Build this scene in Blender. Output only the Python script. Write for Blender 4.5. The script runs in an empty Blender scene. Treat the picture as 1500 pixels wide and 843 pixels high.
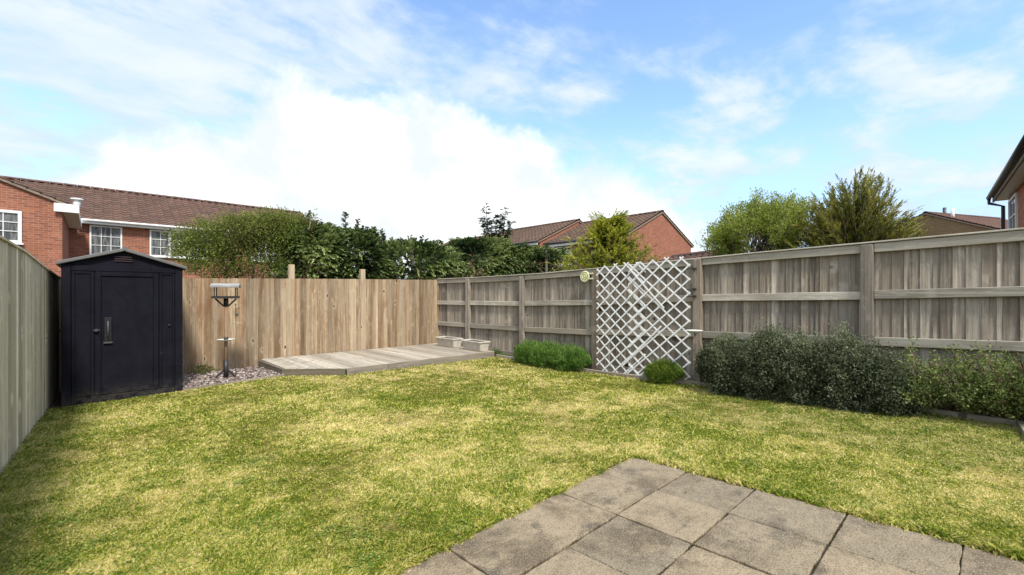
import bpy, math, random
import numpy as np
from mathutils import Vector, Matrix, noise

R = math.radians
random.seed(7)
rng = np.random.default_rng(11)
scene = bpy.context.scene
COL = scene.collection

# ------------------------------------------------------------------ camera frame
F = 655.0; PY0 = 432.0; PCX = 750.0
YAW = math.atan2(610, 655)
CR = (math.cos(YAW), -math.sin(YAW)); CW = (math.sin(YAW), math.cos(YAW))
ZC = 1.20                       # camera height above the world's zero

def at(px, py, D):
    """world point seen at photo pixel (px,py) at depth D"""
    s = (px - PCX) / F
    return Vector((D * (CR[0] * s + CW[0]), D * (CR[1] * s + CW[1]), ZC + D * (PY0 - py) / F))

cam_d = bpy.data.cameras.new('camera'); cam = bpy.data.objects.new('camera', cam_d); COL.objects.link(cam)
cam.location = (0, 0, ZC); cam.rotation_euler = (R(90), 0, -YAW)
cam_d.sensor_width = 36; cam_d.lens = 36 * F / 1500; cam_d.shift_y = (PY0 - 421.5) / 1500
cam_d.clip_start = 0.05; cam_d.clip_end = 2000
scene.camera = cam

# ------------------------------------------------------------------ ground height
CP = np.array([(-.458, 4.43, -1.2), (-.345, 7.34, -1.24), (-.26, 6.9, -1.227), (.78, 6.9, -1.2), (1.96, 6.9, -1.16), (2.64, 6.35, -1.16),
    (5.44, 6.37, -1.17), (5.6, 4.15, -1.19), (5.51, 2.46, -1.14), (5.55, .52, -1.075), (5.4, -.17, -1.06), (2.85, 1.76, -1.172),
    (2.72, .09, -1.123), (.94, 1.77, -1.215), (5.5, 8.3, -1.18), (.9, 8.2, -1.215), (3, 8.2, -1.18), (2.0, 1.0, -1.167), (1.2, .6, -1.172),
    (-.5, 1.5, -1.22), (4.2, 4.3, -1.19), (1.3, 4.4, -1.22)] + [(x_, 1.78, -1.181 + .022 * x_ - .0314 * 1.78) for x_ in (.3, 1.0, 1.5, 2.0, 2.5, 2.9)] + [(2.86, y_, -1.181 + .022 * 2.86 - .0314 * y_) for y_ in (-.3, .2, .7, 1.2)])
def _phi(r): return np.where(r > 1e-9, r * r * np.log(r + 1e-12), 0)
_n = len(CP)
_A = np.zeros((_n + 3, _n + 3))
_d = np.hypot(CP[:, None, 0] - CP[None, :, 0], CP[:, None, 1] - CP[None, :, 1])
_A[:_n, :_n] = _phi(_d) + np.eye(_n) * .06
_A[:_n, _n] = 1; _A[:_n, _n + 1] = CP[:, 0]; _A[:_n, _n + 2] = CP[:, 1]; _A[_n:, :_n] = _A[:_n, _n:].T
_w = np.linalg.solve(_A, np.concatenate([CP[:, 2], [0, 0, 0]]))
def gz(x, y):
    x = np.asarray(x, float); y = np.asarray(y, float)
    xc = np.clip(x, -.7, 5.9); yc = np.clip(y, -.6, 8.5)
    r = np.hypot(xc[..., None] - CP[:, 0], yc[..., None] - CP[:, 1])
    z = _phi(r) @ _w[:_n] + _w[_n] + _w[_n + 1] * xc + _w[_n + 2] * yc
    out = np.clip(np.hypot(x - xc, y - yc) / 3.0, 0, 1)
    return ZC + z * (1 - out) + (-1.25) * out
def g(x, y): return float(gz(x, y))
def patio_z(x, y): return ZC - 1.18 + .022 * x - .0314 * y

# ------------------------------------------------------------------ node helpers
class NT:
    def __init__(s, nt): s.nt = nt; s.n = nt.nodes; s.l = nt.links
    def add(s, t, **kw):
        n = s.n.new(t)
        for k, v in kw.items(): setattr(n, k, v)
        return n
    def lk(s, a, b): s.l.new(a, b)
    def val(s, sock, v):
        if hasattr(v, 'is_linked') or isinstance(v, bpy.types.NodeSocket): s.l.new(v, sock)
        else: sock.default_value = v
    def math(s, op, a, b=0.0, c=None, clamp=False):
        n = s.add('ShaderNodeMath', operation=op, use_clamp=clamp); s.val(n.inputs[0], a); s.val(n.inputs[1], b)
        if c is not None: s.val(n.inputs[2], c)
        return n.outputs[0]
    def vmath(s, op, a, b=(0, 0, 0)):
        n = s.add('ShaderNodeVectorMath', operation=op); s.val(n.inputs[0], a); s.val(n.inputs[1], b); return n.outputs[0]
    def noise(s, vec, scale, detail=3, rough=.55, dim='3D', dist=0.0):
        n = s.add('ShaderNodeTexNoise', noise_dimensions=dim); s.lk(vec, n.inputs['Vector'])
        n.inputs['Scale'].default_value = scale; n.inputs['Detail'].default_value = detail; n.inputs['Roughness'].default_value = rough
        n.inputs['Distortion'].default_value = dist
        return n.outputs['Fac']
    def smooth(s, v, a, b, to0=0.0, to1=1.0):
        n = s.add('ShaderNodeMapRange', interpolation_type='SMOOTHSTEP'); s.val(n.inputs[0], v)
        n.inputs[1].default_value = a; n.inputs[2].default_value = b; n.inputs[3].default_value = to0; n.inputs[4].default_value = to1
        return n.outputs[0]
    def mix(s, f, a, b, mode='MIX'):
        n = s.add('ShaderNodeMix', data_type='RGBA', blend_type=mode); s.val(n.inputs[0], f)
        for i, v in ((6, a), (7, b)):
            if isinstance(v, tuple) and len(v) == 3: v = (*v, 1)
            s.val(n.inputs[i], v)
        return n.outputs[2]
    def ramp(s, v, stops, interp='LINEAR'):
        n = s.add('ShaderNodeValToRGB'); s.lk(v, n.inputs[0]); cr = n.color_ramp; cr.interpolation = interp
        while len(cr.elements) < len(stops): cr.elements.new(.5)
        for e, (p, c) in zip(cr.elements, stops): e.position = p; e.color = (*c, 1) if len(c) == 3 else c
        return n.outputs[0]
    def attr(s, name, out='Fac'):
        n = s.add('ShaderNodeAttribute', attribute_name=name); return n.outputs[out]
    def scalev(s, vec, sc, loc=(0, 0, 0)):
        n = s.add('ShaderNodeMapping'); s.lk(vec, n.inputs[0]); n.inputs['Scale'].default_value = sc; n.inputs['Location'].default_value = loc
        return n.outputs[0]

def mat(name):
    m = bpy.data.materials.new(name); m.use_nodes = True
    n = NT(m.node_tree); b = m.node_tree.nodes['Principled BSDF']
    return m, n, b
def bump(n, b, h, strength=.4, dist=.01):
    bn = n.add('ShaderNodeBump'); bn.inputs['Strength'].default_value = strength; bn.inputs['Distance'].default_value = dist
    n.lk(h, bn.inputs['Height']); n.lk(bn.outputs[0], b.inputs['Normal'])

def plain(name, col, rough=.5, metal=0, var=.12, scale=8, spec=.5):
    m, n, b = mat(name)
    tc = n.add('ShaderNodeTexCoord').outputs['Object']
    f = n.noise(tc, scale, 5, .65)
    c = n.mix(n.smooth(f, .3, .7), tuple(x * (1 - var) for x in col), tuple(min(1, x * (1 + var)) for x in col))
    f2 = n.noise(tc, scale * 6, 3, .6)
    c = n.mix(n.smooth(f2, .55, .75, 0, .35), c, tuple(x * .6 for x in col))
    n.lk(c, b.inputs['Base Color']); b.inputs['Roughness'].default_value = rough; b.inputs['Metallic'].default_value = metal
    b.inputs['Specular IOR Level'].default_value = spec
    bump(n, b, f2, .15, .004)
    return m

def wood(name, c_dark, c_mid, c_light, stain=(.05, .045, .035), stain_amt=.35, tint=None, tint_amt=0.0, knots=.8, rough=.85, grain=1.0, bvar=.6, warm=(.2, .12, .065)):
    """weathered timber; gv = (across, depth, along) in metres with an offset per board, rnd per board"""
    m, n, b = mat(name)
    gv = n.attr('gv', 'Vector'); rnd = n.attr('rnd')
    warp = n.noise(n.scalev(gv, (6, 6, 1.6)), 1.0, 2, .5)
    g1 = n.noise(n.scalev(gv, (95, 95, 2.2)), 1.0, 5, .65, dist=.5)
    g2 = n.noise(n.scalev(gv, (26, 26, .8)), 1.0, 4, .6, dist=.7)
    g3 = n.noise(n.scalev(gv, (16, 16, 5.5)), 1.0, 5, .7, dist=.8)
    gg = n.math('ADD', n.math('MULTIPLY', g1, .45), n.math('MULTIPLY', g2, .55))
    col = n.ramp(gg, [(.33, c_dark), (.49, c_mid), (.64, c_light)])
    col = n.mix(n.smooth(g3, .54, .68, 0, .5), col, tuple(min(.8, x * 1.2) for x in c_light))
    col = n.mix(n.smooth(g3, .44, .32, 0, .35), col, c_dark)
    col = n.mix(n.smooth(n.noise(n.scalev(gv, (70, 70, 14)), 1.0, 4, .75), .56, .72, 0, .45), col, tuple(x * .45 for x in c_mid))
    # board to board
    col = n.mix(n.math('MULTIPLY', n.smooth(rnd, .0, .5, 1, 0), .6), col, n.mix(.65, col, c_dark))
    col = n.mix(n.math('MULTIPLY', n.smooth(rnd, .62, 1.0), .6), col, n.mix(.6, col, c_light))
    hs = n.math('FRACT', n.math('MULTIPLY', rnd, 17.31))
    col = n.mix(1.0, col, n.mix(hs, tuple([1.0 - .42 * bvar] * 3), tuple([1.0 + .38 * bvar] * 3)), 'MULTIPLY')
    hs2 = n.math('FRACT', n.math('MULTIPLY', rnd, 53.7))
    col = n.mix(n.smooth(hs2, .6, 1.0, 0, .55 * bvar), col, n.mix(.75, col, warm))
    if tint:
        t = n.smooth(n.noise(n.scalev(gv, (3, 3, .7)), 1.0, 3, .6), .42, .66, 0, tint_amt)
        col = n.mix(t, col, n.mix(.4, tint, col))
    # big weather stains
    st = n.smooth(n.noise(n.scalev(gv, (5, 5, 1.2)), 1.0, 4, .6, dist=.5), .52, .72, 0, stain_amt)
    col = n.mix(st, col, stain)
    # knots
    v = n.add('ShaderNodeTexVoronoi', feature='F1'); n.lk(n.scalev(gv, (8.5, 0.0, 4.2)), v.inputs['Vector']); v.inputs['Scale'].default_value = 1.0
    v.inputs['Randomness'].default_value = 1.0
    sc = n.add('ShaderNodeSeparateColor'); n.lk(v.outputs['Color'], sc.inputs[0])
    kd = n.math('ADD', v.outputs['Distance'], n.math('MULTIPLY', n.math('SUBTRACT', warp, .5), .12))
    sel = n.smooth(sc.outputs[0], .55, .6)
    kd = n.math('SUBTRACT', kd, n.math('MULTIPLY', sc.outputs[1], .07)); ring = n.smooth(kd, .08, .30, 1, 0); core = n.smooth(kd, .02, .09, 1, 0)
    col = n.mix(n.math('MULTIPLY', n.math('MULTIPLY', ring, sel), knots * .45), col, tuple(min(.8, x * 1.1) for x in c_light))
    col = n.mix(n.math('MULTIPLY', n.math('MULTIPLY', core, sel), knots), col, tuple(x * .35 for x in c_dark))
    n.lk(col, b.inputs['Base Color']); b.inputs['Roughness'].default_value = rough; b.inputs['Specular IOR Level'].default_value = .2
    h = n.math('SUBTRACT', g1, n.math('MULTIPLY', core, .4))
    bump(n, b, h, .5 * grain, .003)
    return m

def brick(name, c1, c2, mortar, sx=1.0, dirt=.3):
    m, n, b = mat(name)
    gv = n.attr('gv', 'Vector')
    w = n.add('ShaderNodeTexBrick'); n.lk(gv, w.inputs['Vector']); w.offset = .5
    w.inputs['Color1'].default_value = (*c1, 1); w.inputs['Color2'].default_value = (*c2, 1); w.inputs['Mortar'].default_value = (*mortar, 1)
    w.inputs['Scale'].default_value = 1.0; w.inputs['Mortar Size'].default_value = .007 * sx; w.inputs['Mortar Smooth'].default_value = .3
    w.inputs['Brick Width'].default_value = .215 * sx; w.inputs['Row Height'].default_value = .07 * sx; w.inputs['Bias'].default_value = -.1
    f = n.noise(gv, 1.3, 5, .65)
    c = n.mix(n.smooth(f, .35, .7, 0, dirt), w.outputs['Color'], tuple(x * .55 for x in c1))
    f2 = n.noise(gv, 14, 4, .7)
    c = n.mix(n.smooth(f2, .45, .75, 0, .35), c, tuple(x * .6 for x in c2))
    n.lk(c, b.inputs['Base Color']); b.inputs['Roughness'].default_value = .9; b.inputs['Specular IOR Level'].default_value = .15
    bump(n, b, n.math('SUBTRACT', f2, n.math('MULTIPLY', w.outputs['Fac'], 1.5)), .5, .008)
    return m

def leafmat(name, stops, trans=.35, rough=.6, patch=None, pscale=1.2, spec=.25):
    m, n, b = mat(name)
    rnd = n.attr('rnd')
    col = n.ramp(rnd, stops)
    if patch:
        pos = n.add('ShaderNodeNewGeometry').outputs['Position']
        col = n.mix(n.smooth(n.noise(pos, pscale, 3, .6), .4, .65, 0, .7), col, n.mix(.65, col, patch))
    n.lk(col, b.inputs['Base Color']); b.inputs['Roughness'].default_value = rough; b.inputs['Specular IOR Level'].default_value = spec
    t = n.add('ShaderNodeBsdfTranslucent'); n.lk(col, t.inputs['Color'])
    mx = n.add('ShaderNodeMixShader'); mx.inputs[0].default_value = trans
    n.lk(b.outputs[0], mx.inputs[1]); n.lk(t.outputs[0], mx.inputs[2])
    n.lk(mx.outputs[0], n.n['Material Output'].inputs['Surface'])
    return m

# ------------------------------------------------------------------ mesh builder
class MB:
    def __init__(s): s.v = []; s.f = []; s.gv = []; s.rn = []; s.sm = []
    def _push(s, pts, faces, gvs, rnd, smooth=False):
        k = len(s.v); s.v += [tuple(p) for p in pts]; s.f += [[i + k for i in f] for f in faces]
        s.gv += [tuple(q) for q in gvs]; s.rn += [rnd] * len(pts); s.sm += [smooth] * len(faces)
    def hexa(s, P, along=2, rnd=None, dims=None):
        """P: 8 pts (bottom 4 ccw, top 4 ccw). """
        rnd = random.random() if rnd is None else rnd
        P = [Vector(p) for p in P]
        ex = (P[1] - P[0]); ey = (P[3] - P[0]); ez = (P[4] - P[0])
        L = [max(ex.length, 1e-6), max(ey.length, 1e-6), max(ez.length, 1e-6)]; E = [ex / L[0], ey / L[1], ez / L[2]]
        o = (random.uniform(0, 40), random.uniform(0, 40), random.uniform(0, 40))
        idx = {0: (1, 2, 0), 1: (0, 2, 1), 2: (0, 1, 2)}[along]
        gvs = []
        for p in P:
            d = p - P[0]; c = [d.dot(e) for e in E]
            gvs.append((c[idx[0]] + o[0], c[idx[1]] + o[1], c[idx[2]] + o[2]))
        s._push(P, [(0, 3, 2, 1), (4, 5, 6, 7), (0, 1, 5, 4), (1, 2, 6, 5), (2, 3, 7, 6), (3, 0, 4, 7)], gvs, rnd)
    def box(s, x0, x1, y0, y1, z0, z1, along=None, rnd=None):
        if along is None:
            d = [abs(x1 - x0), abs(y1 - y0), abs(z1 - z0)]; along = d.index(max(d))
        s.hexa([(x0, y0, z0), (x1, y0, z0), (x1, y1, z0), (x0, y1, z0), (x0, y0, z1), (x1, y0, z1), (x1, y1, z1), (x0, y1, z1)], along, rnd)
    def bar(s, a, b, w, h, up=(0, 0, 1), rnd=None):
        a = Vector(a); b = Vector(b); d = (b - a).normalized(); u = Vector(up)
        if abs(d.dot(u)) > .98: u = Vector((1, 0, 0))
        r = d.cross(u).normalized(); u = r.cross(d).normalized()
        r *= w / 2; u *= h / 2
        P = [a - r - u, a + r - u, a + r + u, a - r + u, b - r - u, b + r - u, b + r + u, b - r + u]
        s.hexa(P, 2, rnd)
    def tube(s, pts, rad, n=8, smooth=True, cap=True, rnd=None):
        rnd = random.random() if rnd is None else rnd
        pts = [Vector(p) for p in pts]; rad = rad if isinstance(rad, (list, tuple)) else [rad] * len(pts)
        V = []; G = []; run = 0; o = random.uniform(0, 30); prev = None
        for i, p in enumerate(pts):
            d = (pts[min(i + 1, len(pts) - 1)] - pts[max(i - 1, 0)]).normalized()
            if prev is None:
                u = d.cross(Vector((0, 0, 1)))
                if u.length < .05: u = d.cross(Vector((1, 0, 0)))
            else: u = prev - d * prev.dot(d)
            u.normalize(); w = d.cross(u); prev = u
            if i: run += (p - pts[i - 1]).length
            for k in range(n):
                a = 2 * math.pi * k / n
                V.append(p + (u * math.cos(a) + w * math.sin(a)) * rad[i]); G.append((o + rad[i] * math.cos(a), o + rad[i] * math.sin(a), o + run))
        Fc = [(i * n + k, i * n + (k + 1) % n, (i + 1) * n + (k + 1) % n, (i + 1) * n + k) for i in range(len(pts) - 1) for k in range(n)]
        s._push(V, Fc, G, rnd, smooth)
        if cap:
            k0 = len(s.v) - len(V)
            s.f.append([k0 + k for k in range(n)][::-1]); s.f.append([k0 + (len(pts) - 1) * n + k for k in range(n)]); s.sm += [False, False]
    def lathe(s, prof, c=(0, 0, 0), n=24, axis='z', smooth=True):
        V = []; c = Vector(c)
        for r, z in prof:
            for k in range(n):
                a = 2 * math.pi * k / n
                p = Vector((r * math.cos(a), r * math.sin(a), z))
                if axis == 'x': p = Vector((p.z, p.x, p.y))
                V.append(c + p)
        Fc = [(i * n + k, i * n + (k + 1) % n, (i + 1) * n + (k + 1) % n, (i + 1) * n + k) for i in range(len(prof) - 1) for k in range(n)]
        s._push(V, Fc, [tuple(p) for p in V], .5, smooth)
    def poly_prism(s, poly, z0, z1, rnd=.5):
        n = len(poly); V = [(x, y, z0) for x, y in poly] + [(x, y, z1) for x, y in poly]
        Fc = [list(range(n))[::-1], list(range(n, 2 * n))] + [(i, (i + 1) % n, n + (i + 1) % n, n + i) for i in range(n)]
        s._push(V, Fc, V, rnd)
    def face(s, pts, gvs=None, rnd=.5):
        s._push(pts, [tuple(range(len(pts)))], gvs or pts, rnd)
    def shift(s, fn, start=0):
        for i in range(start, len(s.v)): s.v[i] = tuple(fn(*s.v[i]))
    def build(s, name, m, parent=None, bevel=0.0, loc=None, recalc=True):
        me = bpy.data.meshes.new(name)
        loc = Vector(loc) if loc is not None else Vector((0, 0, 0))
        base = parent_world(parent) if parent is not None else loc
        vv = [tuple(Vector(p) - base) for p in s.v]
        me.from_pydata(vv, [], s.f)
        a = me.attributes.new('gv', 'FLOAT_VECTOR', 'POINT'); a.data.foreach_set('vector', np.array(s.gv, 'f').ravel())
        a = me.attributes.new('rnd', 'FLOAT', 'POINT'); a.data.foreach_set('value', np.array(s.rn, 'f'))
        me.polygons.foreach_set('use_smooth', np.array(s.sm, bool))
        me.materials.append(m); me.update()
        if recalc:
            import bmesh
            bm = bmesh.new(); bm.from_mesh(me); bmesh.ops.recalc_face_normals(bm, faces=bm.faces[:]); bm.to_mesh(me); bm.free()
        o = bpy.data.objects.new(name, me); COL.objects.link(o)
        if parent is not None: o.parent = parent
        else: o.location = loc
        if bevel:
            md = o.modifiers.new('bevel', 'BEVEL'); md.width = bevel; md.segments = 1; md.limit_method = 'ANGLE'; md.angle_limit = R(50)
        return o

_base = {}
def parent_world(o):
    b = Vector((0, 0, 0))
    while o is not None: b = b + Vector(o.location); o = o.parent
    return b
def empty(name, loc, label, cat, group=None, rz=0):
    o = bpy.data.objects.new(name, None); COL.objects.link(o); o.location = loc; o.rotation_euler = (0, 0, rz); o.empty_display_size = .1
    tag(o, label, cat, group); return o
def tag(o, label=None, cat=None, group=None, kind=None):
    if label: o['label'] = label
    if cat: o['category'] = cat
    if group: o['group'] = group
    if kind: o['kind'] = kind
    return o

def np_mesh(name, V, Q, m, rnd, parent=None, loc=(0, 0, 0), tris=False, smooth=False):
    """V (n,3) world coords, Q (k,3|4) faces"""
    me = bpy.data.meshes.new(name); nv = len(V); nf, c = Q.shape
    base = np.array(parent_world(parent) if parent is not None else loc, float)
    me.vertices.add(nv); me.vertices.foreach_set('co', (V - base).astype('f').ravel())
    me.loops.add(nf * c); me.loops.foreach_set('vertex_index', Q.astype('i').ravel())
    me.polygons.add(nf); me.polygons.foreach_set('loop_start', (np.arange(nf) * c).astype('i'))
    me.polygons.foreach_set('use_smooth', np.full(nf, smooth))
    a = me.attributes.new('rnd', 'FLOAT', 'POINT'); a.data.foreach_set('value', rnd.astype('f'))
    me.materials.append(m); me.update(calc_edges=True); me.validate()
    o = bpy.data.objects.new(name, me); COL.objects.link(o)
    if parent is not None: o.parent = parent
    else: o.location = loc
    return o

def unit(a): return a / np.maximum(np.linalg.norm(a, axis=1, keepdims=True), 1e-9)
def leaves(C, Dr, L, W, rnd, curl=.15, tilt=None):
    """diamond leaves: base C, direction Dr, lengths, widths -> V,Q,rnd"""
    n = len(C); Dr = unit(Dr)
    rv = rng.normal(size=(n, 3)) if tilt is None else tilt
    S = unit(np.cross(Dr, rv)); N = np.cross(S, Dr)
    L = L[:, None]; W = W[:, None]
    V = np.stack([C, C + Dr * L * .5 + S * W * .5 + N * L * curl * .5, C + Dr * L - N * L * curl * .3, C + Dr * L * .5 - S * W * .5 + N * L * curl * .5], 1)
    Q = np.arange(n * 4).reshape(n, 4)
    return V.reshape(-1, 3), Q, np.repeat(rnd, 4)

# ------------------------------------------------------------------ materials
M = {}
M['grey_wood'] = wood('weathered_grey_boards', (.105, .082, .062), (.27, .230, .183), (.47, .42, .345), stain=(.095, .07, .05), stain_amt=.6, tint=(.25, .24, .195), tint_amt=.35, bvar=.72, knots=1.0, warm=(.2, .14, .09))
M['grey_rail'] = wood('weathered_grey_rails', (.21, .185, .145), (.37, .335, .275), (.51, .475, .40), stain=(.15, .11, .075), stain_amt=.45, tint=(.3, .31, .22), tint_amt=.4, knots=1.0)
M['post_wood'] = wood('brown_grey_posts', (.135, .113, .09), (.245, .213, .173), (.37, .33, .275), stain=(.10, .075, .055), stain_amt=.45)
M['brown_wood'] = wood('brown_larch_boards', (.115, .076, .042), (.27, .192, .115), (.46, .365, .25), stain=(.17, .085, .04), stain_amt=.6, tint=(.37, .31, .23), tint_amt=.55, knots=.95, bvar=.8, warm=(.27, .14, .06))
M['left_wood'] = wood('green_grey_boards', (.24, .195, .125), (.50, .435, .30), (.72, .65, .49), stain=(.24, .22, .12), stain_amt=.4, tint=(.42, .38, .24), tint_amt=.45, knots=.9, bvar=.7, warm=(.3, .23, .13))
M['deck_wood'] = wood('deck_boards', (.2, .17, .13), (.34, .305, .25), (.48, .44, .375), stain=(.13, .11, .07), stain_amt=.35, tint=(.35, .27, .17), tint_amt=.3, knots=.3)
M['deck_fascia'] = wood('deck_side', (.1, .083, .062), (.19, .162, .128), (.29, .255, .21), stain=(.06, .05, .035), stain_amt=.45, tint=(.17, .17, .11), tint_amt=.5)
M['edging'] = wood('edging_timber', (.16, .135, .1), (.28, .25, .195), (.40, .365, .30), stain=(.07, .06, .035), stain_amt=.45, tint=(.16, .17, .09), tint_amt=.5)
M['new_post'] = wood('pale_posts', (.28, .2, .12), (.42, .32, .2), (.52, .42, .29), stain=(.25, .17, .09), stain_amt=.3)
M['white_paint'] = plain('white_painted_wood', (.86, .86, .84), .5, var=.05)
M['upvc'] = plain('white_upvc', (.75, .75, .73), .35, var=.03)
M['shed'] = plain('shed_dark_plastic', (.0075, .0072, .0125), .8, var=.3, scale=5, spec=.13)
_m = M['shed']; _n2 = NT(_m.node_tree); _b = _m.node_tree.nodes['Principled BSDF']; _old = _b.inputs['Base Color'].links[0].from_socket
_tc = _n2.add('ShaderNodeNewGeometry').outputs['Position']; _sp = _n2.add('ShaderNodeSeparateXYZ'); _n2.lk(_tc, _sp.inputs[0])
_d1 = _n2.smooth(_n2.noise(_n2.scalev(_tc, (9, 9, 2.2)), 1.0, 6, .7), .52, .75, 0, .5)
_d2 = _n2.math('MULTIPLY', _n2.smooth(_sp.outputs[2], -.03, .22, 1, 0), _n2.smooth(_n2.noise(_tc, 14, 5, .7), .35, .6))
_d3 = _n2.smooth(_n2.noise(_n2.scalev(_tc, (38, 38, 7)), 1.0, 4, .7), .68, .74, 0, .8)
_c = _n2.mix(_d1, _old, (.016, .0155, .022)); _c = _n2.mix(_n2.math('MULTIPLY', _d2, .55), _c, (.075, .068, .05)); _c = _n2.mix(_d3, _c, (.06, .058, .062))
_n2.lk(_c, _b.inputs['Base Color'])
M['shed_roof'] = plain('shed_grey_roof', (.125, .12, .118), .8, var=.12, scale=9)
M['black'] = plain('black_metal', (.022, .02, .02), .5, var=.2)
M['dark_recess'] = plain('dark_recess', (.008, .008, .01), .5)
M['stone'] = plain('pale_stone_planter', (.50, .46, .39), .85, var=.14, scale=14)
M['dish'] = plain('white_dish', (.72, .73, .68), .4, var=.06)
M['cream'] = plain('cream_face', (.68, .66, .36), .5, var=.07, scale=20)
M['cream2'] = plain('cream_rim', (.62, .62, .4), .5, var=.07, scale=20)
M['pole'] = wood('bird_table_pole', (.16, .09, .05), (.27, .17, .1), (.36, .25, .16))
M['gutter'] = plain('black_gutter', (.03, .03, .032), .4)
M['bark'] = plain('bark', (.10, .08, .06), .95, var=.4, scale=12)
M['palebark'] = plain('pale_stems', (.2, .165, .12), .95, var=.3, scale=12)
M['lead'] = plain('verge_mortar', (.23, .175, .13), .9, var=.2)
M['brickA'] = brick('orange_red_brick', (.39, .142, .078), (.21, .075, .05), (.36, .28, .22), dirt=.45)
M['brickB'] = brick('row_brick', (.37, .135, .08), (.25, .085, .055), (.34, .25, .19), dirt=.3)
M['brickC'] = brick('right_brick', (.42, .15, .07), (.26, .085, .05), (.34, .25, .19), dirt=.2)
M['brickD'] = brick('tan_brick', (.26, .17, .09), (.2, .13, .07), (.26, .2, .13), dirt=.3)

def tile_mat(name, c, c2):
    m, n, b = mat(name)
    gv = n.attr('gv', 'Vector'); rnd = n.attr('rnd')
    f = n.noise(gv, 2.2, 5, .7); f2 = n.noise(gv, 25, 3, .7)
    col = n.mix(n.smooth(f, .35, .65), c, c2)
    col = n.mix(n.math('MULTIPLY', rnd, .5), col, tuple(x * .55 for x in c2))
    col = n.mix(n.smooth(f2, .5, .75, 0, .4), col, (.2, .17, .13))
    n.lk(col, b.inputs['Base Color']); b.inputs['Roughness'].default_value = .9; b.inputs['Specular IOR Level'].default_value = .15
    bump(n, b, f2, .3, .01)
    return m
M['tileA'] = tile_mat('brown_pantiles', (.16, .092, .07), (.105, .068, .056))
M['tileB'] = tile_mat('far_tiles', (.17, .105, .075), (.125, .085, .068))
M['tileC'] = tile_mat('red_brown_tiles', (.14, .082, .066), (.11, .066, .055))

m, n, b = mat('window_glass'); b.inputs['Base Color'].default_value = (.03, .035, .04, 1); b.inputs['Roughness'].default_value = .06
tr = n.add('ShaderNodeBsdfTransparent'); mx = n.add('ShaderNodeMixShader'); mx.inputs[0].default_value = .5
n.lk(b.outputs[0], mx.inputs[1]); n.lk(tr.outputs[0], mx.inputs[2]); n.lk(mx.outputs[0], n.n['Material Output'].inputs['Surface']); M['glass'] = m
m, n, b = mat('net_curtain'); tc = n.add('ShaderNodeTexCoord').outputs['Object']
w = n.noise(n.scalev(tc, (9, 9, 1.2)), 1.0, 3, .6)
n.lk(n.mix(n.smooth(w, .4, .62), (.16, .17, .17), (.62, .62, .6)), b.inputs['Base Color']); b.inputs['Roughness'].default_value = 1; M['curtain'] = m

# ground materials
def lawn_color(n, pos):
    warp = n.noise(pos, 1.1, 2, .5)
    p1 = n.noise(pos, .8, 3, .6, dist=.5)
    p2 = n.noise(pos, 3.4, 5, .7, dist=.4)
    p3 = n.noise(pos, 9.0, 3, .6)
    straw = n.math('ADD', n.math('ADD', n.math('MULTIPLY', p1, .55), n.math('MULTIPLY', p2, .6)), n.math('MULTIPLY', p3, .35))
    return n.math('ADD', n.math('MULTIPLY', n.math('SUBTRACT', straw, .75), 1.45), .685)     # ~0.75 mean
m, n, b = mat('lawn_thatch'); pos = n.add('ShaderNodeNewGeometry').outputs['Position']
st = lawn_color(n, pos)
f = n.noise(pos, 90, 3, .7)
c = n.mix(n.smooth(st, .6, .86), (.14, .135, .026), (.40, .32, .13))
c = n.mix(n.smooth(f, .35, .7, 0, .6), c, (.05, .04, .02))
n.lk(c, b.inputs['Base Color']); b.inputs['Roughness'].default_value = 1; b.inputs['Specular IOR Level'].default_value = 0
bump(n, b, f, .8, .02); M['thatch'] = m

m, n, b = mat('grass_blades'); pos = n.add('ShaderNodeNewGeometry').outputs['Position']
st = lawn_color(n, pos); rnd = n.attr('rnd')
k = n.math('ADD', st, n.math('MULTIPLY', n.math('SUBTRACT', rnd, .5), .55))
c = n.ramp(k, [(.44, (.10, .165, .018)), (.56, (.24, .295, .03)), (.68, (.42, .425, .062)), (.81, (.60, .535, .17)), (.97, (.76, .65, .32))])
shade = n.attr('shade_tint')
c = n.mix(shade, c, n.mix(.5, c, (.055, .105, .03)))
n.lk(c, b.inputs['Base Color']); b.inputs['Roughness'].default_value = .75; b.inputs['Specular IOR Level'].default_value = .15
t = n.add('ShaderNodeBsdfTranslucent'); n.lk(c, t.inputs['Color']); mx = n.add('ShaderNodeMixShader'); mx.inputs[0].default_value = .35
n.lk(b.outputs[0], mx.inputs[1]); n.lk(t.outputs[0], mx.inputs[2]); n.lk(mx.outputs[0], n.n['Material Output'].inputs['Surface']); M['blade'] = m

m, n, b = mat('ground_soil'); pos = n.add('ShaderNodeNewGeometry').outputs['Position']
f = n.noise(pos, .3, 4, .6); f2 = n.noise(pos, 40, 4, .7)
c = n.mix(n.smooth(f, .4, .6), (.06, .075, .025), (.09, .075, .045)); c = n.mix(n.smooth(f2, .4, .7, 0, .6), c, (.035, .027, .018))
n.lk(c, b.inputs['Base Color']); b.inputs['Roughness'].default_value = 1; bump(n, b, f2, .7, .02); M['ground'] = m
m, n, b = mat('bed_soil'); pos = n.add('ShaderNodeNewGeometry').outputs['Position']
f2 = n.noise(pos, 45, 5, .75)
c = n.mix(n.smooth(f2, .35, .7), (.035, .022, .014), (.12, .085, .06)); n.lk(c, b.inputs['Base Color']); b.inputs['Roughness'].default_value = 1
bump(n, b, f2, 1, .03); M['soil'] = m

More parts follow.
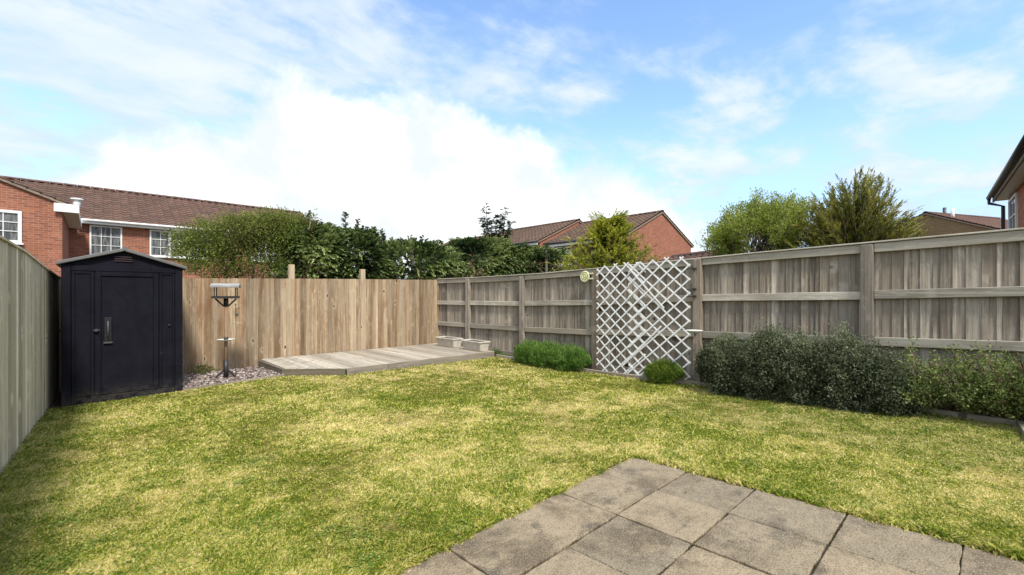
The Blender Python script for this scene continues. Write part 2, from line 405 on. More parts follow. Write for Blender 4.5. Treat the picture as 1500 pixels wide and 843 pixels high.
m, n, b = mat('paving_slab'); gv = n.attr('gv', 'Vector'); rnd = n.attr('rnd')
f1 = n.noise(gv, 2.6, 5, .65, dist=.4); f2 = n.noise(gv, 7, 5, .7); f3 = n.noise(gv, 120, 3, .7)
base = n.mix(rnd, (.225, .192, .138), (.36, .282, .185))
c = n.mix(n.smooth(f1, .44, .66, 0, .85), base, (.105, .078, .05))
c = n.mix(n.smooth(f2, .48, .70, 0, .6), c, (.38, .305, .20))
c = n.mix(n.smooth(n.noise(gv, 4.1, 5, .7), .51, .67, 0, .75), c, (.075, .062, .052))
f4 = n.noise(gv, 30, 6, .85); f5 = n.noise(gv, 150, 3, .7)
c = n.mix(n.smooth(f4, .44, .62, 0, .6), c, n.mix(.6, c, (.06, .05, .035)))
c = n.mix(n.smooth(f5, .52, .64, 0, .7), c, (.44, .385, .29)); c = n.mix(n.smooth(f3, .55, .65, 0, .8), c, (.06, .05, .038))
n.lk(c, b.inputs['Base Color']); b.inputs['Roughness'].default_value = .9; b.inputs['Specular IOR Level'].default_value = .15
bump(n, b, n.math('ADD', f3, f4), .8, .006); M['slab'] = m

# ------------------------------------------------------------------ ground + lawn
def axis_grid(a, b, step, far):
    core = list(np.arange(a, b + 1e-6, step)); o = []; d = step; x = b
    while x < far: d *= 1.6; x += d; o.append(x)
    l = []; d = step; x = a
    while x > -far: d *= 1.6; x -= d; l.append(x)
    return np.array(l[::-1] + core + o)
def sheet(name, X, Y, zf, m, mask=None, kind='structure'):
    xx, yy = np.meshgrid(X, Y); V = np.stack([xx, yy, zf(xx, yy)], -1).reshape(-1, 3)
    nx = len(X); ny = len(Y)
    i, j = np.meshgrid(np.arange(nx - 1), np.arange(ny - 1)); q = (j * nx + i).ravel()
    Q = np.stack([q, q + 1, q + 1 + nx, q + nx], 1)
    o = np_mesh(name, V, Q, m, np.zeros(len(V)), smooth=True); tag(o, kind=kind); return o
sheet('ground', axis_grid(-1.5, 7, .25, 900), axis_grid(-3, 10, .25, 900), lambda x, y: gz(x, y) - .03, M['ground'])

BX = 5.50     # inner face of the right border edging
def lawn_left(y): return -.458 + .0388 * (y - 4.43)
def in_lawn(x, y):
    ok = (x > lawn_left(y)) & (x < BX) & (y > -.6)
    yl = np.interp(x, [-.6, .80, 1.97, 2.64, BX], [6.86, 6.86, 6.86, 6.33, 6.33]); ok &= y < yl
    wob = .002 + .007 * np.sin(x * 17 + np.sin(y * 13) * 3) + .006 * np.sin((x + y) * 47) + rng.exponential(.006, np.shape(x))
    ok &= ~((x < 2.852 - np.clip(wob, 0, 1)) & (y < 1.775 - np.clip(wob, 0, 1)))
    return ok
# lawn sheet as polygon strip (grid clipped to outline)
LX = np.linspace(0, 1, 90); LY = np.concatenate([np.linspace(-.6, 1.772, 30), np.linspace(1.773, 6.88, 60)])
V = []; Q = []
for j, y in enumerate(LY):
    xl = 2.851 if y < 1.779 else lawn_left(y)
    for t in LX:
        x = xl + (BX - xl) * t; V.append((x, y, g(x, y) + .004))
for j in range(len(LY) - 1):
    for i in range(len(LX) - 1):
        a = j * len(LX) + i; cx = (V[a][0] + V[a + 1][0]) / 2; cy = (V[a][1] + V[a + len(LX)][1]) / 2
        Q.append((a, a + 1, a + 1 + len(LX), a + len(LX)))
o = np_mesh('lawn', np.array(V), np.array(Q), M['thatch'], np.zeros(len(V)), smooth=True); tag(o, kind='structure')

# grass blades, denser near the camera
def blades(n, tuft=False):
    out = []
    tot = 0
    while tot < n:
        k = n * 3
        u = rng.random(k)
        # sample in camera polar space: uniform in screen-ish
        D = 1.7 / (1 - u * (1 - 1.7 / 10.5)); s = rng.uniform(-1.25, 1.25, k)
        x = D * (CR[0] * s + CW[0]); y = D * (CR[1] * s + CW[1])
        ok = in_lawn(x, y); x, y, D = x[ok], y[ok], D[ok]
        out.append((x, y, D)); tot += len(x)
    x = np.concatenate([o[0] for o in out])[:n]; y = np.concatenate([o[1] for o in out])[:n]; D = np.concatenate([o[2] for o in out])[:n]
    return x, y, D
NB = 640000
x, y, D = blades(NB)
clump = np.array([noise.noise(Vector((a * 11, b_ * 11, 0))) for a, b_ in zip(x[::1], y[::1])])
big = np.array([noise.noise(Vector((a * 1.4, b_ * 1.4, 5))) for a, b_ in zip(x, y)])
z = gz(x, y) + .002
z = np.where((x < 2.86) & (y < 1.78), ZC - 1.18 + .022 * x - .0314 * y - .002, z)
h = rng.uniform(.006, .014, NB) * (1 + .7 * clump + .5 * big) * (1 + .04 * D)
# a few longer tufts along the edges
edge = np.minimum.reduce([x - lawn_left(y), BX - x, np.abs(y - 1.785) + 9 * (x > 2.9), np.abs(x - 2.865) + 9 * (y > 1.8)])
h = h * (1 + 1.1 * np.exp(-np.maximum(edge, 0) / .06))
wd = .0011 * D * rng.uniform(.7, 1.4, NB) + .0006
ang = rng.uniform(0, 2 * np.pi, NB); lean = rng.uniform(.25, 1.5, NB)
flow = big * 3
dx = np.cos(ang + 0) * lean * h + np.cos(flow) * h * .3; dy = np.sin(ang) * lean * h + np.sin(flow) * h * .3
pa = rng.uniform(0, 2 * np.pi, NB); sx = np.cos(pa) * wd; sy = np.sin(pa) * wd
V = np.stack([np.stack([x - sx, y - sy, z], 1), np.stack([x + sx, y + sy, z], 1), np.stack([x + dx * .45 + sx * .8, y + dy * .45 + sy * .8, z + h * .65], 1),
              np.stack([x + dx, y + dy, z + h * .95], 1)], 1).reshape(-1, 3)
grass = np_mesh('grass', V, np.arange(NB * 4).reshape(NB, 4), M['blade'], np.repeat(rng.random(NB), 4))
shade_tint = np.clip(1 - (x - lawn_left(y)) / .55 + clump * .5, 0, 1) * .8 + np.clip(.45 + .8 * (x - 4.4) * (2.3 - y) * .25, 0, .5) * (x > 4.0) * (y < 2.4)  # fence shade on the left strip, put into blade colour; right front darkened too
a = grass.data.attributes.new('shade_tint', 'FLOAT', 'POINT'); a.data.foreach_set('value', np.repeat(np.clip(shade_tint, 0, 1), 4).astype('f'))
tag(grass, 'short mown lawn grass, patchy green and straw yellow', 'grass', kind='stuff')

def lawn_weeds():
    P = []
    for _ in range(95):
        xx, yy, _d = blades(1); k = int(rng.integers(25, 110)); r = rng.uniform(.03, .11)
        q = np.stack([xx[0] + rng.normal(0, r, k), yy[0] + rng.normal(0, r * .8, k)], 1); P.append(q[in_lawn(q[:, 0], q[:, 1])])
    P = np.concatenate(P); N = len(P); C = np.stack([P[:, 0], P[:, 1], gz(P[:, 0], P[:, 1]) + rng.uniform(.008, .018, N)], 1)
    d = rng.normal(0, 1, (N, 3)); d[:, 2] = rng.uniform(.0, .5, N)
    V_, Q_, r_ = leaves(C, d, rng.uniform(.010, .020, N), rng.uniform(.008, .014, N), rng.random(N), .2, tilt=np.array([0, 0, 1.0]) + rng.normal(0, .3, (N, 3)))
    m_ = leafmat('clover_leaves', [(0, (.085, .14, .02)), (.5, (.16, .235, .035)), (1, (.27, .34, .07))], trans=.3)
    tag(np_mesh('clover', V_, Q_, m_, r_), 'small patches of clover and low weeds in the lawn', 'clover', kind='stuff')

# ------------------------------------------------------------------ patio
XJ = [2.855, 2.45, 2.045, 1.64, 1.23, .82, .41, 0.0, -.41]; YJ = [1.778, 1.37, .955, .51, .09, -.33, -.75, -1.17]
mb = MB()
for i in range(len(XJ) - 1):
    for j in range(len(YJ) - 1):
        gx = random.uniform(.001, .003); gy = random.uniform(.003, .006)
        x0, x1, y0, y1 = XJ[i + 1] + gx, XJ[i] - gx, YJ[j + 1] + gy, YJ[j] - gy
        # wobbly outline, slightly domed edges
        dz = random.uniform(-.003, .003); tx = random.uniform(-.006, .006); ty = random.uniform(-.006, .006)
        nn = 10; ring = []
        for (ax, ay, bx_, by_) in ((x0, y0, x1, y0), (x1, y0, x1, y1), (x1, y1, x0, y1), (x0, y1, x0, y0)):
            for k in range(nn):
                t = k / nn; px_ = ax + (bx_ - ax) * t; py_ = ay + (by_ - ay) * t
                q = noise.noise(Vector((px_ * 14, py_ * 14, i * 3 + j))) * .006
                cxx = (x0 + x1) / 2; cyy = (y0 + y1) / 2
                ring.append((px_ + q * (1 if px_ > cxx else -1), py_ + q * (1 if py_ > cyy else -1)))
        off = (random.uniform(0, 30), random.uniform(0, 30), 0); rv = random.random()
        def zt(px_, py_): return patio_z(px_, py_) + dz + tx * (px_ - x0) + ty * (py_ - y0)
        N4 = len(ring); cx_ = (x0 + x1) / 2; cy_ = (y0 + y1) / 2
        P = [(a_, b_, zt(a_, b_) - .05) for a_, b_ in ring] + [(a_, b_, zt(a_, b_) - .003) for a_, b_ in ring] + \
            [(cx_ + (a_ - cx_) * .985, cy_ + (b_ - cy_) * .985, zt(a_, b_)) for a_, b_ in ring]
        Fc = [(k, (k + 1) % N4, N4 + (k + 1) % N4, N4 + k) for k in range(N4)] + [(N4 + k, N4 + (k + 1) % N4, 2 * N4 + (k + 1) % N4, 2 * N4 + k) for k in range(N4)] + [tuple(range(2 * N4, 3 * N4))]
        mb._push(P, Fc, [(p[0] + off[0], p[1] + off[1], 0) for p in P], rv)
mb.build('patio', M['slab'], loc=(1.2, .8, patio_z(1.2, .8)))['kind'] = 'structure'
mb = MB(); mb.face([(x_, y_, patio_z(x_, y_) - .012) for x_, y_ in ((-.45, -1.2), (2.85, -1.2), (2.85, 1.772), (-.45, 1.772))])
mb.build('patio_joints', M['soil'], recalc=False)['kind'] = 'structure'
jx = []; 
for _ in range(9000):
    if rng.random() < .5: a_ = rng.choice(XJ[1:6]) + rng.normal(0, .006); b_ = rng.uniform(-.4, 1.77)
    else: b_ = rng.choice(YJ[1:5]) + rng.normal(0, .007); a_ = rng.uniform(.4, 2.85)
    if noise.noise(Vector((a_ * 5, b_ * 5, 2))) > .08: jx.append((a_, b_))
jx = np.array(jx); NJ = len(jx); zj = ZC - 1.18 + .022 * jx[:, 0] - .0314 * jx[:, 1] - .012
Cj = np.stack([jx[:, 0], jx[:, 1], zj], 1); dj = rng.normal(0, .5, (NJ, 3)); dj[:, 2] = 1
Vj, Qj, Rj = leaves(Cj, dj, rng.uniform(.006, .016, NJ), rng.uniform(.002, .004, NJ), rng.random(NJ) * .5)
mossm = leafmat('joint_moss', [(0, (.03, .04, .012)), (.5, (.09, .10, .03)), (1, (.17, .16, .06))], trans=.2)
tag(np_mesh('moss', Vj, Qj, mossm, Rj), 'moss and dry grass in the joints of the paving slabs', 'moss', kind='stuff')

# ------------------------------------------------------------------ fences
def ftop(y):   # right fence top (world z)
    return ZC + float(np.interp(y, [-4, -.18, .854, 2.565, 4.166, 5.78, 7.3, 8.4], [.64, .54, .505, .463, .388, .345, .335, .335]))
def fx(y): return float(np.interp(y, [-4, 6.0, 8.4], [5.65, 5.65, 5.53]))
post_y = [-2.5, -.83, .85, 2.565, 4.166, 5.78, 7.3]
rf = empty('timber_fence', (5.65, 4.0, g(5.65, 4.0)), 'weathered grey timber fence with rails and posts facing the lawn, along the right side', 'fence')
for a, b_ in zip(post_y, post_y[1:] + [8.36]):
    # boards (feather-edge, far face)
    mb = MB(); y_ = a + .0
    while y_ < b_ - .01:
        w = random.uniform(.07, .1) if random.random() > .25 else random.uniform(.035, .06)
        y1_ = min(y_ + w, b_); t0 = ftop(y_) - .006; t1 = ftop(y1_) - .006; X0 = fx(y_) + .03 + random.uniform(0, .004); X1 = fx(y1_) + .03
        th = .010 + random.random() * .004; z0 = g(5.6, y_) - .02; sk = random.uniform(.004, .013)
        mb.hexa([(X0 + sk, y_, z0), (X0 + th + sk, y_, z0), (X1 + th, y1_ - .002, z0), (X1, y1_ - .002, z0),
                 (X0 + sk, y_, t0), (X0 + th + sk, y_, t0), (X1 + th, y1_ - .002, t1), (X1, y1_ - .002, t1)], 2)
        y_ = y1_
    o = mb.build('board_panel', M['grey_wood'], rf)
    if a > 5.6 and a < 7: o['label'] = 'fence bay behind the stone troughs on the deck'
    for (u, l) in ((.0, .085), (.465, .55), (.925, 1.01)):
        mb = MB(); ya = a + .052; yb = b_ - .052 if b_ < 8.3 else b_
        N = 4; 
        w1, w2 = random.uniform(-.006, .006), random.uniform(-.006, .006)
        P = [(fx(ya) - .012, ya, ftop(ya) - l + w1), (fx(ya) + .029, ya, ftop(ya) - l + w1), (fx(yb) + .029, yb, ftop(yb) - l + w2), (fx(yb) - .012, yb, ftop(yb) - l + w2),
             (fx(ya) - .012, ya, ftop(ya) - u + w1 * (u > 0)), (fx(ya) + .029, ya, ftop(ya) - u + w1 * (u > 0)), (fx(yb) + .029, yb, ftop(yb) - u + w2 * (u > 0)), (fx(yb) - .012, yb, ftop(yb) - u + w2 * (u > 0))]
        mb.hexa(P, 1); mb.build('rail', M['grey_rail'], rf, bevel=.004)
    mb = MB(); ya = a + .052; yb = b_ - .052
    zb = (g(5.6, ya), g(5.6, yb))
    mb.hexa([(fx(ya) - .004, ya, zb[0] - .03), (fx(ya) + .027, ya, zb[0] - .03), (fx(yb) + .027, yb, zb[1] - .03), (fx(yb) - .004, yb, zb[1] - .03),
             (fx(ya) - .004, ya, zb[0] + .12), (fx(ya) + .027, ya, zb[0] + .12), (fx(yb) + .027, yb, zb[1] + .12), (fx(yb) - .004, yb, zb[1] + .12)], 1)
    mb.build('gravel_board', M['grey_wood'], rf, bevel=.003)
for a in post_y:
    mb = MB(); X = fx(a); t = ftop(a) - .008
    mb.box(X - .05, X + .028, a - .05, a + .05, g(5.6, a) - .05, t, 2, rnd=random.uniform(.2, .6)); mb.build('post', M['post_wood'], rf, bevel=.005)
mb = MB()   # thin capping strip
ys = np.arange(-2.5, 8.37, .02); prev = None
edges = [-2.5, -.2, 1.9, 3.6, 5.3, 7.0, 8.36]
for ya, yb in zip(edges, edges[1:]):
    mb.hexa([(fx(ya) - .03, ya, ftop(ya) + .001), (fx(ya) + .055, ya, ftop(ya) + .001), (fx(yb) + .055, yb - .003, ftop(yb) + .001), (fx(yb) - .03, yb - .003, ftop(yb) + .001),
             (fx(ya) - .03, ya, ftop(ya) + .016), (fx(ya) + .055, ya, ftop(ya) + .02), (fx(yb) + .055, yb - .003, ftop(yb) + .02), (fx(yb) - .03, yb - .003, ftop(yb) + .016)], 1, rnd=.9)
mb.build('capping', M['grey_rail'], rf, bevel=.003)

# back fence
def btop(x): return ZC + float(np.interp(x, [-.4, .93, 2.73, 5.5], [.2, .243, .285, .327]))
def by(x): return 8.2 + (x - .9) * .03
bf = empty('board_fence', (2.6, 8.25, g(2.6, 8.25)), 'brown vertical board fence across the far end behind the decking', 'fence')
mb = MB(); x_ = -.42; mb2 = mb
segs = [(-.42, 2.52), (2.52, 5.56)]
for sa, sb in segs:
    mb = MB(); x_ = sa
    while x_ < sb - .005:
        w = random.uniform(.085, .11) if random.random() > .25 else random.uniform(.05, .075)
        x1_ = min(x_ + w, sb); th = .012; sk = random.uniform(.006, .015)
        t0 = btop(x_) + random.uniform(-.004, .002); t1 = btop(x1_) + (t0 - btop(x_)); z0 = g(x_, 8.2) - .02
        mb.hexa([(x_, by(x_), z0), (x1_ - .002, by(x1_) - sk, z0), (x1_ - .002, by(x1_) + th, z0), (x_, by(x_) + th, z0),
                 (x_, by(x_), t0), (x1_ - .002, by(x1_) - sk, t1), (x1_ - .002, by(x1_) + th, t1), (x_, by(x_) + th, t0)], 2)
        x_ = x1_
    mb.build('board_panel', M['brown_wood'], bf)
for k in (.12, .75, 1.3):
    mb = MB(); mb.hexa([(-.4, by(-.4) + .014, btop(-.4) - k - .07), (5.5, by(5.5) + .014, btop(5.5) - k - .07), (5.5, by(5.5) + .05, btop(5.5) - k - .07), (-.4, by(-.4) + .05, btop(-.4) - k - .07),
             (-.4, by(-.4) + .014, btop(-.4) - k), (5.5, by(5.5) + .014, btop(5.5) - k), (5.5, by(5.5) + .05, btop(5.5) - k), (-.4, by(-.4) + .05, btop(-.4) - k)], 0)
    mb.build('rail', M['brown_wood'], bf)
# post heads of the neighbour's side
for px_, D_, pyt, lab in ((427, 7.98, 388, 'pale square timber post rising behind the back fence, the taller one by the leafy tree'), (531, 8.86, 395, 'pale square timber post rising behind the back fence in front of the dark hedge')):
    p = at(px_, pyt, D_); mb = MB(); zb = g(p.x, p.y) - .05
    mb.box(p.x - .045, p.x + .045, p.y - .035, p.y + .055, zb, p.z, 2, rnd=.9)
    o = mb.build('timber_post', M['new_post'], loc=(p.x, p.y, zb), bevel=.004); tag(o, lab, 'post', 'post heads behind the back fence')

# left fence
def lx(y): return lawn_left(y) - .02
def ltop(y): return ZC + float(np.interp(y, [-3, 0, 4.43, 5.42, 6.75, 7.68, 8.3], [.44, .42, .376, .352, .268, .214, .2]))
lf = empty('board_fence', (lx(4), 4.0, g(-.46, 4)), 'pale green grey board fence running along the left side of the lawn', 'fence')
ya = -2.5
for yb in (1.2, 4.8, 8.19):
    mb = MB(); y_ = ya
    while y_ < yb - .005:
        w = random.uniform(.09, .11); y1_ = min(y_ + w, yb); sk = random.uniform(.004, .010)
        t0 = ltop(y_); t1 = ltop(y1_); z0 = g(-.45, y_) - .02
        mb.hexa([(lx(y_) - .014, y_, z0), (lx(y_), y_, z0), (lx(y1_) + sk, y1_ - .0015, z0), (lx(y1_) - .014, y1_ - .0015, z0),
                 (lx(y_) - .014, y_, t0), (lx(y_), y_, t0), (lx(y1_) + sk, y1_ - .0015, t1), (lx(y1_) - .014, y1_ - .0015, t1)], 2)
        y_ = y1_
    mb.build('board_panel', M['left_wood'], lf); ya = yb
mb = MB(); yy = [-2.5, .5, 2.6, 4.5, 5.4, 6.1, 6.75, 7.3, 7.7, 8.19]
for a, b_ in zip(yy, yy[1:]):
    mb.hexa([(lx(a) - .03, a, ltop(a) + .002), (lx(a) + .018, a, ltop(a) + .002), (lx(b_) + .018, b_, ltop(b_) + .002), (lx(b_) - .03, b_, ltop(b_) + .002),
             (lx(a) - .03, a, ltop(a) + .024), (lx(a) + .018, a, ltop(a) + .018), (lx(b_) + .018, b_, ltop(b_) + .018), (lx(b_) - .03, b_, ltop(b_) + .024)], 1, rnd=.85)
mb.build('capping', M['left_wood'], lf)
for k in (.15, .8, 1.35):
    mb = MB(); a, b_ = -2.5, 8.19
    mb.hexa([(lx(a) - .06, a, ltop(a) - k - .07), (lx(a) - .016, a, ltop(a) - k - .07), (lx(b_) - .016, b_, ltop(b_) - k - .07), (lx(b_) - .06, b_, ltop(b_) - k - .07),
             (lx(a) - .06, a, ltop(a) - k), (lx(a) - .016, a, ltop(a) - k), (lx(b_) - .016, b_, ltop(b_) - k), (lx(b_) - .06, b_, ltop(b_) - k)], 1)
    mb.build('rail', M['left_wood'], lf)

# ------------------------------------------------------------------ border edging + soil
def strip(name, pts, w, h, m, label, loc=None):
    root = empty(name, (pts[0][0], pts[0][1], g(*pts[0])), label, 'edging')
    for (ax, ay), (bx_, by_) in zip(pts, pts[1:]):
        mb = MB(); d = Vector((bx_ - ax, by_ - ay)).normalized(); nx, ny = -d.y * w / 2, d.x * w / 2
        N = max(1, int(math.hypot(bx_ - ax, by_ - ay) / .6)); off = random.uniform(0, 20)
        za = lambda q, r: g(q, r)
        for k in range(N):
            t0, t1 = k / N, (k + 1) / N
            p = (ax + (bx_ - ax) * t0, ay + (by_ - ay) * t0); q = (ax + (bx_ - ax) * t1, ay + (by_ - ay) * t1)
            mb.hexa([(p[0] - nx, p[1] - ny, g(*p) - .04), (q[0] - nx, q[1] - ny, g(*q) - .04), (q[0] + nx, q[1] + ny, g(*q) - .04), (p[0] + nx, p[1] + ny, g(*p) - .04),
                     (p[0] - nx, p[1] - ny, g(*p) + h), (q[0] - nx, q[1] - ny, g(*q) + h), (q[0] + nx, q[1] + ny, g(*q) + h), (p[0] + nx, p[1] + ny, g(*p) + h)], 0, rnd=.5)
        mb.build('edging_board', m, root)
    return root
strip('timber_edging', [(5.50, 6.32), (5.51, 4.1), (5.50, 2.0), (5.50, .4), (5.42, -.16), (4.9, -.2)], .055, .052, M['edging'], 'low weathered timber edging between the lawn and the right border')
strip('timber_edging', [(.80, 6.87), (1.96, 6.87)], .03, .03, M['edging'], 'thin timber edging in front of the gravel under the bird table')
mb = MB()
for a in np.arange(-2.4, 6.3, .3):
    mb.face([(BX + .0, a, g(BX, a) + .012), (5.69, a, g(5.69, a) + .02), (5.69, a + .3, g(5.69, a + .3) + .02), (BX, a + .3, g(BX, a + .3) + .012)])
mb.build('border_soil', M['soil'], recalc=False)['kind'] = 'structure'
mb = MB()
for a in np.arange(-.42, 5.5, .25):
    b2 = min(a + .25, 5.52)
    mb.face([(a, 6.87, g(a, 6.87) + .006), (b2, 6.87, g(b2, 6.87) + .006), (b2, 8.3, g(b2, 8.3) + .006), (a, 8.3, g(a, 8.3) + .006)])
mb.build('gravel_bed', M['soil'], recalc=False)['kind'] = 'structure'

# ------------------------------------------------------------------ decking
ZD = ZC - 1.062
dk = empty('decking', (3.7, 7.2, ZC - 1.17), 'low weathered grey timber decking platform with an angled corner, against the back fence', 'decking')
poly = [(1.98, 6.90), (2.64, 6.35), (5.50, 6.39), (5.50, 8.20), (1.95, 8.16)]
def front(x): return float(np.interp(x, [1.98, 2.64, 5.5], [6.90, 6.35, 6.39]))
mb = MB(); x_ = 1.985
while x_ < 5.49:
    x1_ = min(x_ + .118, 5.50); g_ = .008; dz = random.uniform(-.0015, .0015)
    if x_ < 2.64 < x1_: x1_ = 2.64
    a0, a1 = front(x_ + .001), front(x1_ - .001)
    z0 = ZD - .025 + dz; z1 = ZD + dz
    yb0, yb1 = by(x_) - .022, by(x1_) - .022
    mb.hexa([(x_ + g_, a0, z0), (x1_, a1, z0), (x1_, yb1, z0), (x_ + g_, yb0, z0), (x_ + g_, a0, z1), (x1_, a1, z1), (x1_, yb1, z1), (x_ + g_, yb0, z1)], 1)
    x_ = x1_
mb.build('deck_boards', M['deck_wood'], dk, bevel=.003)
def fascia(a, b_, ext=0):
    mb = MB(); a = Vector((*a, 0)); b_ = Vector((*b_, 0)); d = (b_ - a).normalized(); nrm = Vector((d.y, -d.x, 0)) * .022
    za, zb = g(a.x, a.y) - .03, g(b_.x, b_.y) - .03; zt_ = ZD - .004
    zt_ = ZD + .001
    mb.hexa([(a.x + nrm.x, a.y + nrm.y, za), (b_.x + nrm.x, b_.y + nrm.y, zb), (b_.x, b_.y, zb), (a.x, a.y, za),
             (a.x + nrm.x, a.y + nrm.y, zt_), (b_.x + nrm.x, b_.y + nrm.y, zt_), (b_.x, b_.y, zt_), (a.x, a.y, zt_)], 0)
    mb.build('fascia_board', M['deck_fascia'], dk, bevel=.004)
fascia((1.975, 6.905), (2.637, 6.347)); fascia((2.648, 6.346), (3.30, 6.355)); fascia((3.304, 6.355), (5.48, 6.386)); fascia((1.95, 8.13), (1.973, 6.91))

# ------------------------------------------------------------------ shed
sh = empty('garden_shed', (.26, 6.9, g(.26, 6.9)), 'tall black plastic garden shed with shallow pitched grey roof', 'shed')
def zs(x): return ZC - 1.2205 + .026 * (x - .26)
SX0, SX1, SY0, SY1 = -.262, .782, 6.90, 8.02
EV = ZC + .335; AP = ZC + .50; XM = .245
sl = (AP - EV) / (XM - SX0)
# body with gables
P = []
mb = MB()
def gable_ring(y): return [(SX0, y, zs(SX0)), (SX1, y, zs(SX1)), (SX1, y, EV + .0), (XM, y, AP), (SX0, y, EV)]
r0, r1 = gable_ring(SY0), gable_ring(SY1)
V8 = r0 + r1; mb._push(V8, [(0, 1, 2, 3, 4), (9, 8, 7, 6, 5)] + [(i, (i + 1) % 5, 5 + (i + 1) % 5, 5 + i) for i in range(5)], V8, .5)
mb.build('wall', M['shed'], sh, bevel=.006)
def fr(name, x0, x1, z0, z1, d, m=M['shed'], par=sh, bev=.004, sy=SY0, base=False):
    mb = MB(); zb = (lambda x: zs(x) + z0) if base else (lambda x: z0)
    mb.hexa([(x0, sy - d, zb(x0)), (x1, sy - d, zb(x1)), (x1, sy + .004, zb(x1)), (x0, sy + .004, zb(x0)), (x0, sy - d, z1), (x1, sy - d, z1), (x1, sy + .004, z1), (x0, sy + .004, z1)], 2, rnd=.5)
    return mb.build(name, m, par, bevel=bev)
fr('corner_post', SX0 - .012, SX0 + .062, 0.0, EV - .002, .022, base=True); fr('corner_post', SX1 - .062, SX1 + .012, .0, EV - .002, .022, base=True)
fr('lintel', SX0 + .065, SX1 - .065, EV - .07, EV - .012, .018)
fr('base_rail', SX0 + .065, SX1 - .065, .0, ZC - 1.14, .02, base=True)
# side panel left of the door, with a sunk face made of a frame
def framed(name, x0, x1, z0, z1, d, w, par, m=M['shed']):
    mb = MB(); y1 = SY0 + .003
    for (a, b_, c, e) in ((x0, x0 + w, z0, z1), (x1 - w, x1, z0, z1), (x0 + w, x1 - w, z1 - w, z1), (x0 + w, x1 - w, z0, z0 + w)):
        mb.box(a, b_, SY0 - d, y1, c, e, rnd=.5)
    mb.box(x0 + w, x1 - w, SY0 - d * .35, y1 - .0005, z0 + w, z1 - w, rnd=.5)
    return mb.build(name, m, par, bevel=.004)
framed('side_panel', SX0 + .068, -.012, ZC - 1.135, EV - .074, .014, .028, sh)
door = framed('door', -.004, .56, ZC - 1.135, EV - .074, .02, .05, sh)
framed('side_panel', .568, SX1 - .066, ZC - 1.135, EV - .074, .014, .022, sh)
hb = MB(); hb.box(.072, .135, SY0 - .024, SY0 - .018, ZC - .53, ZC - .26, rnd=.5); h_ = hb.build('handle_recess', M['dark_recess'], door, bevel=.003)
hb = MB(); hb.box(.066, .141, SY0 - .03, SY0 - .02, ZC - .555, ZC - .535, rnd=.5); hb.tube([(.104, SY0 - .045, ZC - .5), (.104, SY0 - .045, ZC - .3)], .007)
hb.build('handle', plain('handle_grey', (.07, .07, .075), .4), door)
hb = MB(); hb.tube([(.005, SY0 - .02, ZC - .40), (.005, SY0 - .05, ZC - .40)], .017, 12); hb.box(-.02, .035, SY0 - .03, SY0 - .021, ZC - .408, ZC - .392)
hb.build('latch', plain('latch_grey', (.05, .05, .055), .4), door)
hb = MB(); hb.tube([(.66, SY0 - .012, ZC - .37), (.66, SY0 - .03, ZC - .37)], .012, 10); hb.build('stud', M['black'], sh)
mb = MB()
for k in range(3): mb.box(XM - .085, XM + .075, SY0 - .014, SY0 + .003, ZC + .385 + k * .024, ZC + .395 + k * .024, rnd=.5)
mb.build('vent', plain('vent_brown', (.05, .025, .03), .5), sh, bevel=.002)
for s_, nm in ((-1, 'roof_panel'), (1, 'roof_panel')):
    mb = MB(); xe = SX0 - .055 if s_ < 0 else SX1 + .055
    def zr(x): return AP - sl * abs(x - XM)
    y0, y1 = SY0 - .06, SY1 + .05; t = .038
    P = [(XM, y0, AP + .004), (xe, y0, zr(xe) + .004), (xe, y1, zr(xe) + .004), (XM, y1, AP + .004)]
    if s_ < 0: P = [P[1], P[0], P[3], P[2]]
    mb.hexa(P + [(p[0], p[1], p[2] + t) for p in P], 1, rnd=.5); mb.build('roof_panel', M['shed_roof'], sh, bevel=.006)
mb = MB(); mb.tube([(XM, SY0 - .062, AP + .036), (XM, SY1 + .052, AP + .036)], .022, 10); mb.build('ridge_cap', M['shed_roof'], sh)
mb = MB(); mb.box(SX0 - .03, SX1 + .03, SY0 - .045, SY1 + .02, 0, 1, rnd=.5)
for i, v in enumerate(mb.v): mb.v[i] = (v[0], v[1], zs(v[0]) - .04 if v[2] < .5 else zs(v[0]) - .0015)
mb.build('base_slab', plain('shed_base', (.09, .085, .075), .9), sh)

# ------------------------------------------------------------------ bird table
bt = at(331, 556.5, 6.28); bx0, by0 = bt.x, bt.y; zg = g(bx0, by0)
brd = empty('bird_table', (bx0, by0, zg), 'bird table with flat grey roof on a brown pole in the gravel', 'bird table')
ru = Vector((CR[0], CR[1], 0)); rf_ = Vector((CW[0], CW[1], 0)); c0 = Vector((bx0, by0, 0))
ru = Vector((math.cos(R(-18)), math.sin(R(-18)), 0)); rf_ = Vector((-ru.y, ru.x, 0))
def zp(py): return ZC + (PY0 - py) / F * 6.28
def V3(a, b_, z): v = c0 + ru * a + rf_ * b_; return (v.x, v.y, z)
def lbox(mb, a0, a1, b0, b1, z0, z1, rnd=None):
    mb.hexa([V3(a0, b0, z0), V3(a1, b0, z0), V3(a1, b1, z0), V3(a0, b1, z0), V3(a0, b0, z1), V3(a1, b0, z1), V3(a1, b1, z1), V3(a0, b1, z1)], 0, rnd)
mb = MB(); mb.tube([V3(0, 0, zg + .06), V3(0, 0, zp(436))], .020, 10); mb.build('pole', M['pole'], brd)
mb = MB(); mb.tube([V3(0, 0, zp(449)), V3(0, 0, zp(436))], .030, 10); mb.build('socket', M['black'], brd)
mb = MB(); mb.tube([V3(0, 0, zg - .02), V3(0, 0, zp(528))], .031, 10); mb.build('ground_socket', M['black'], brd)
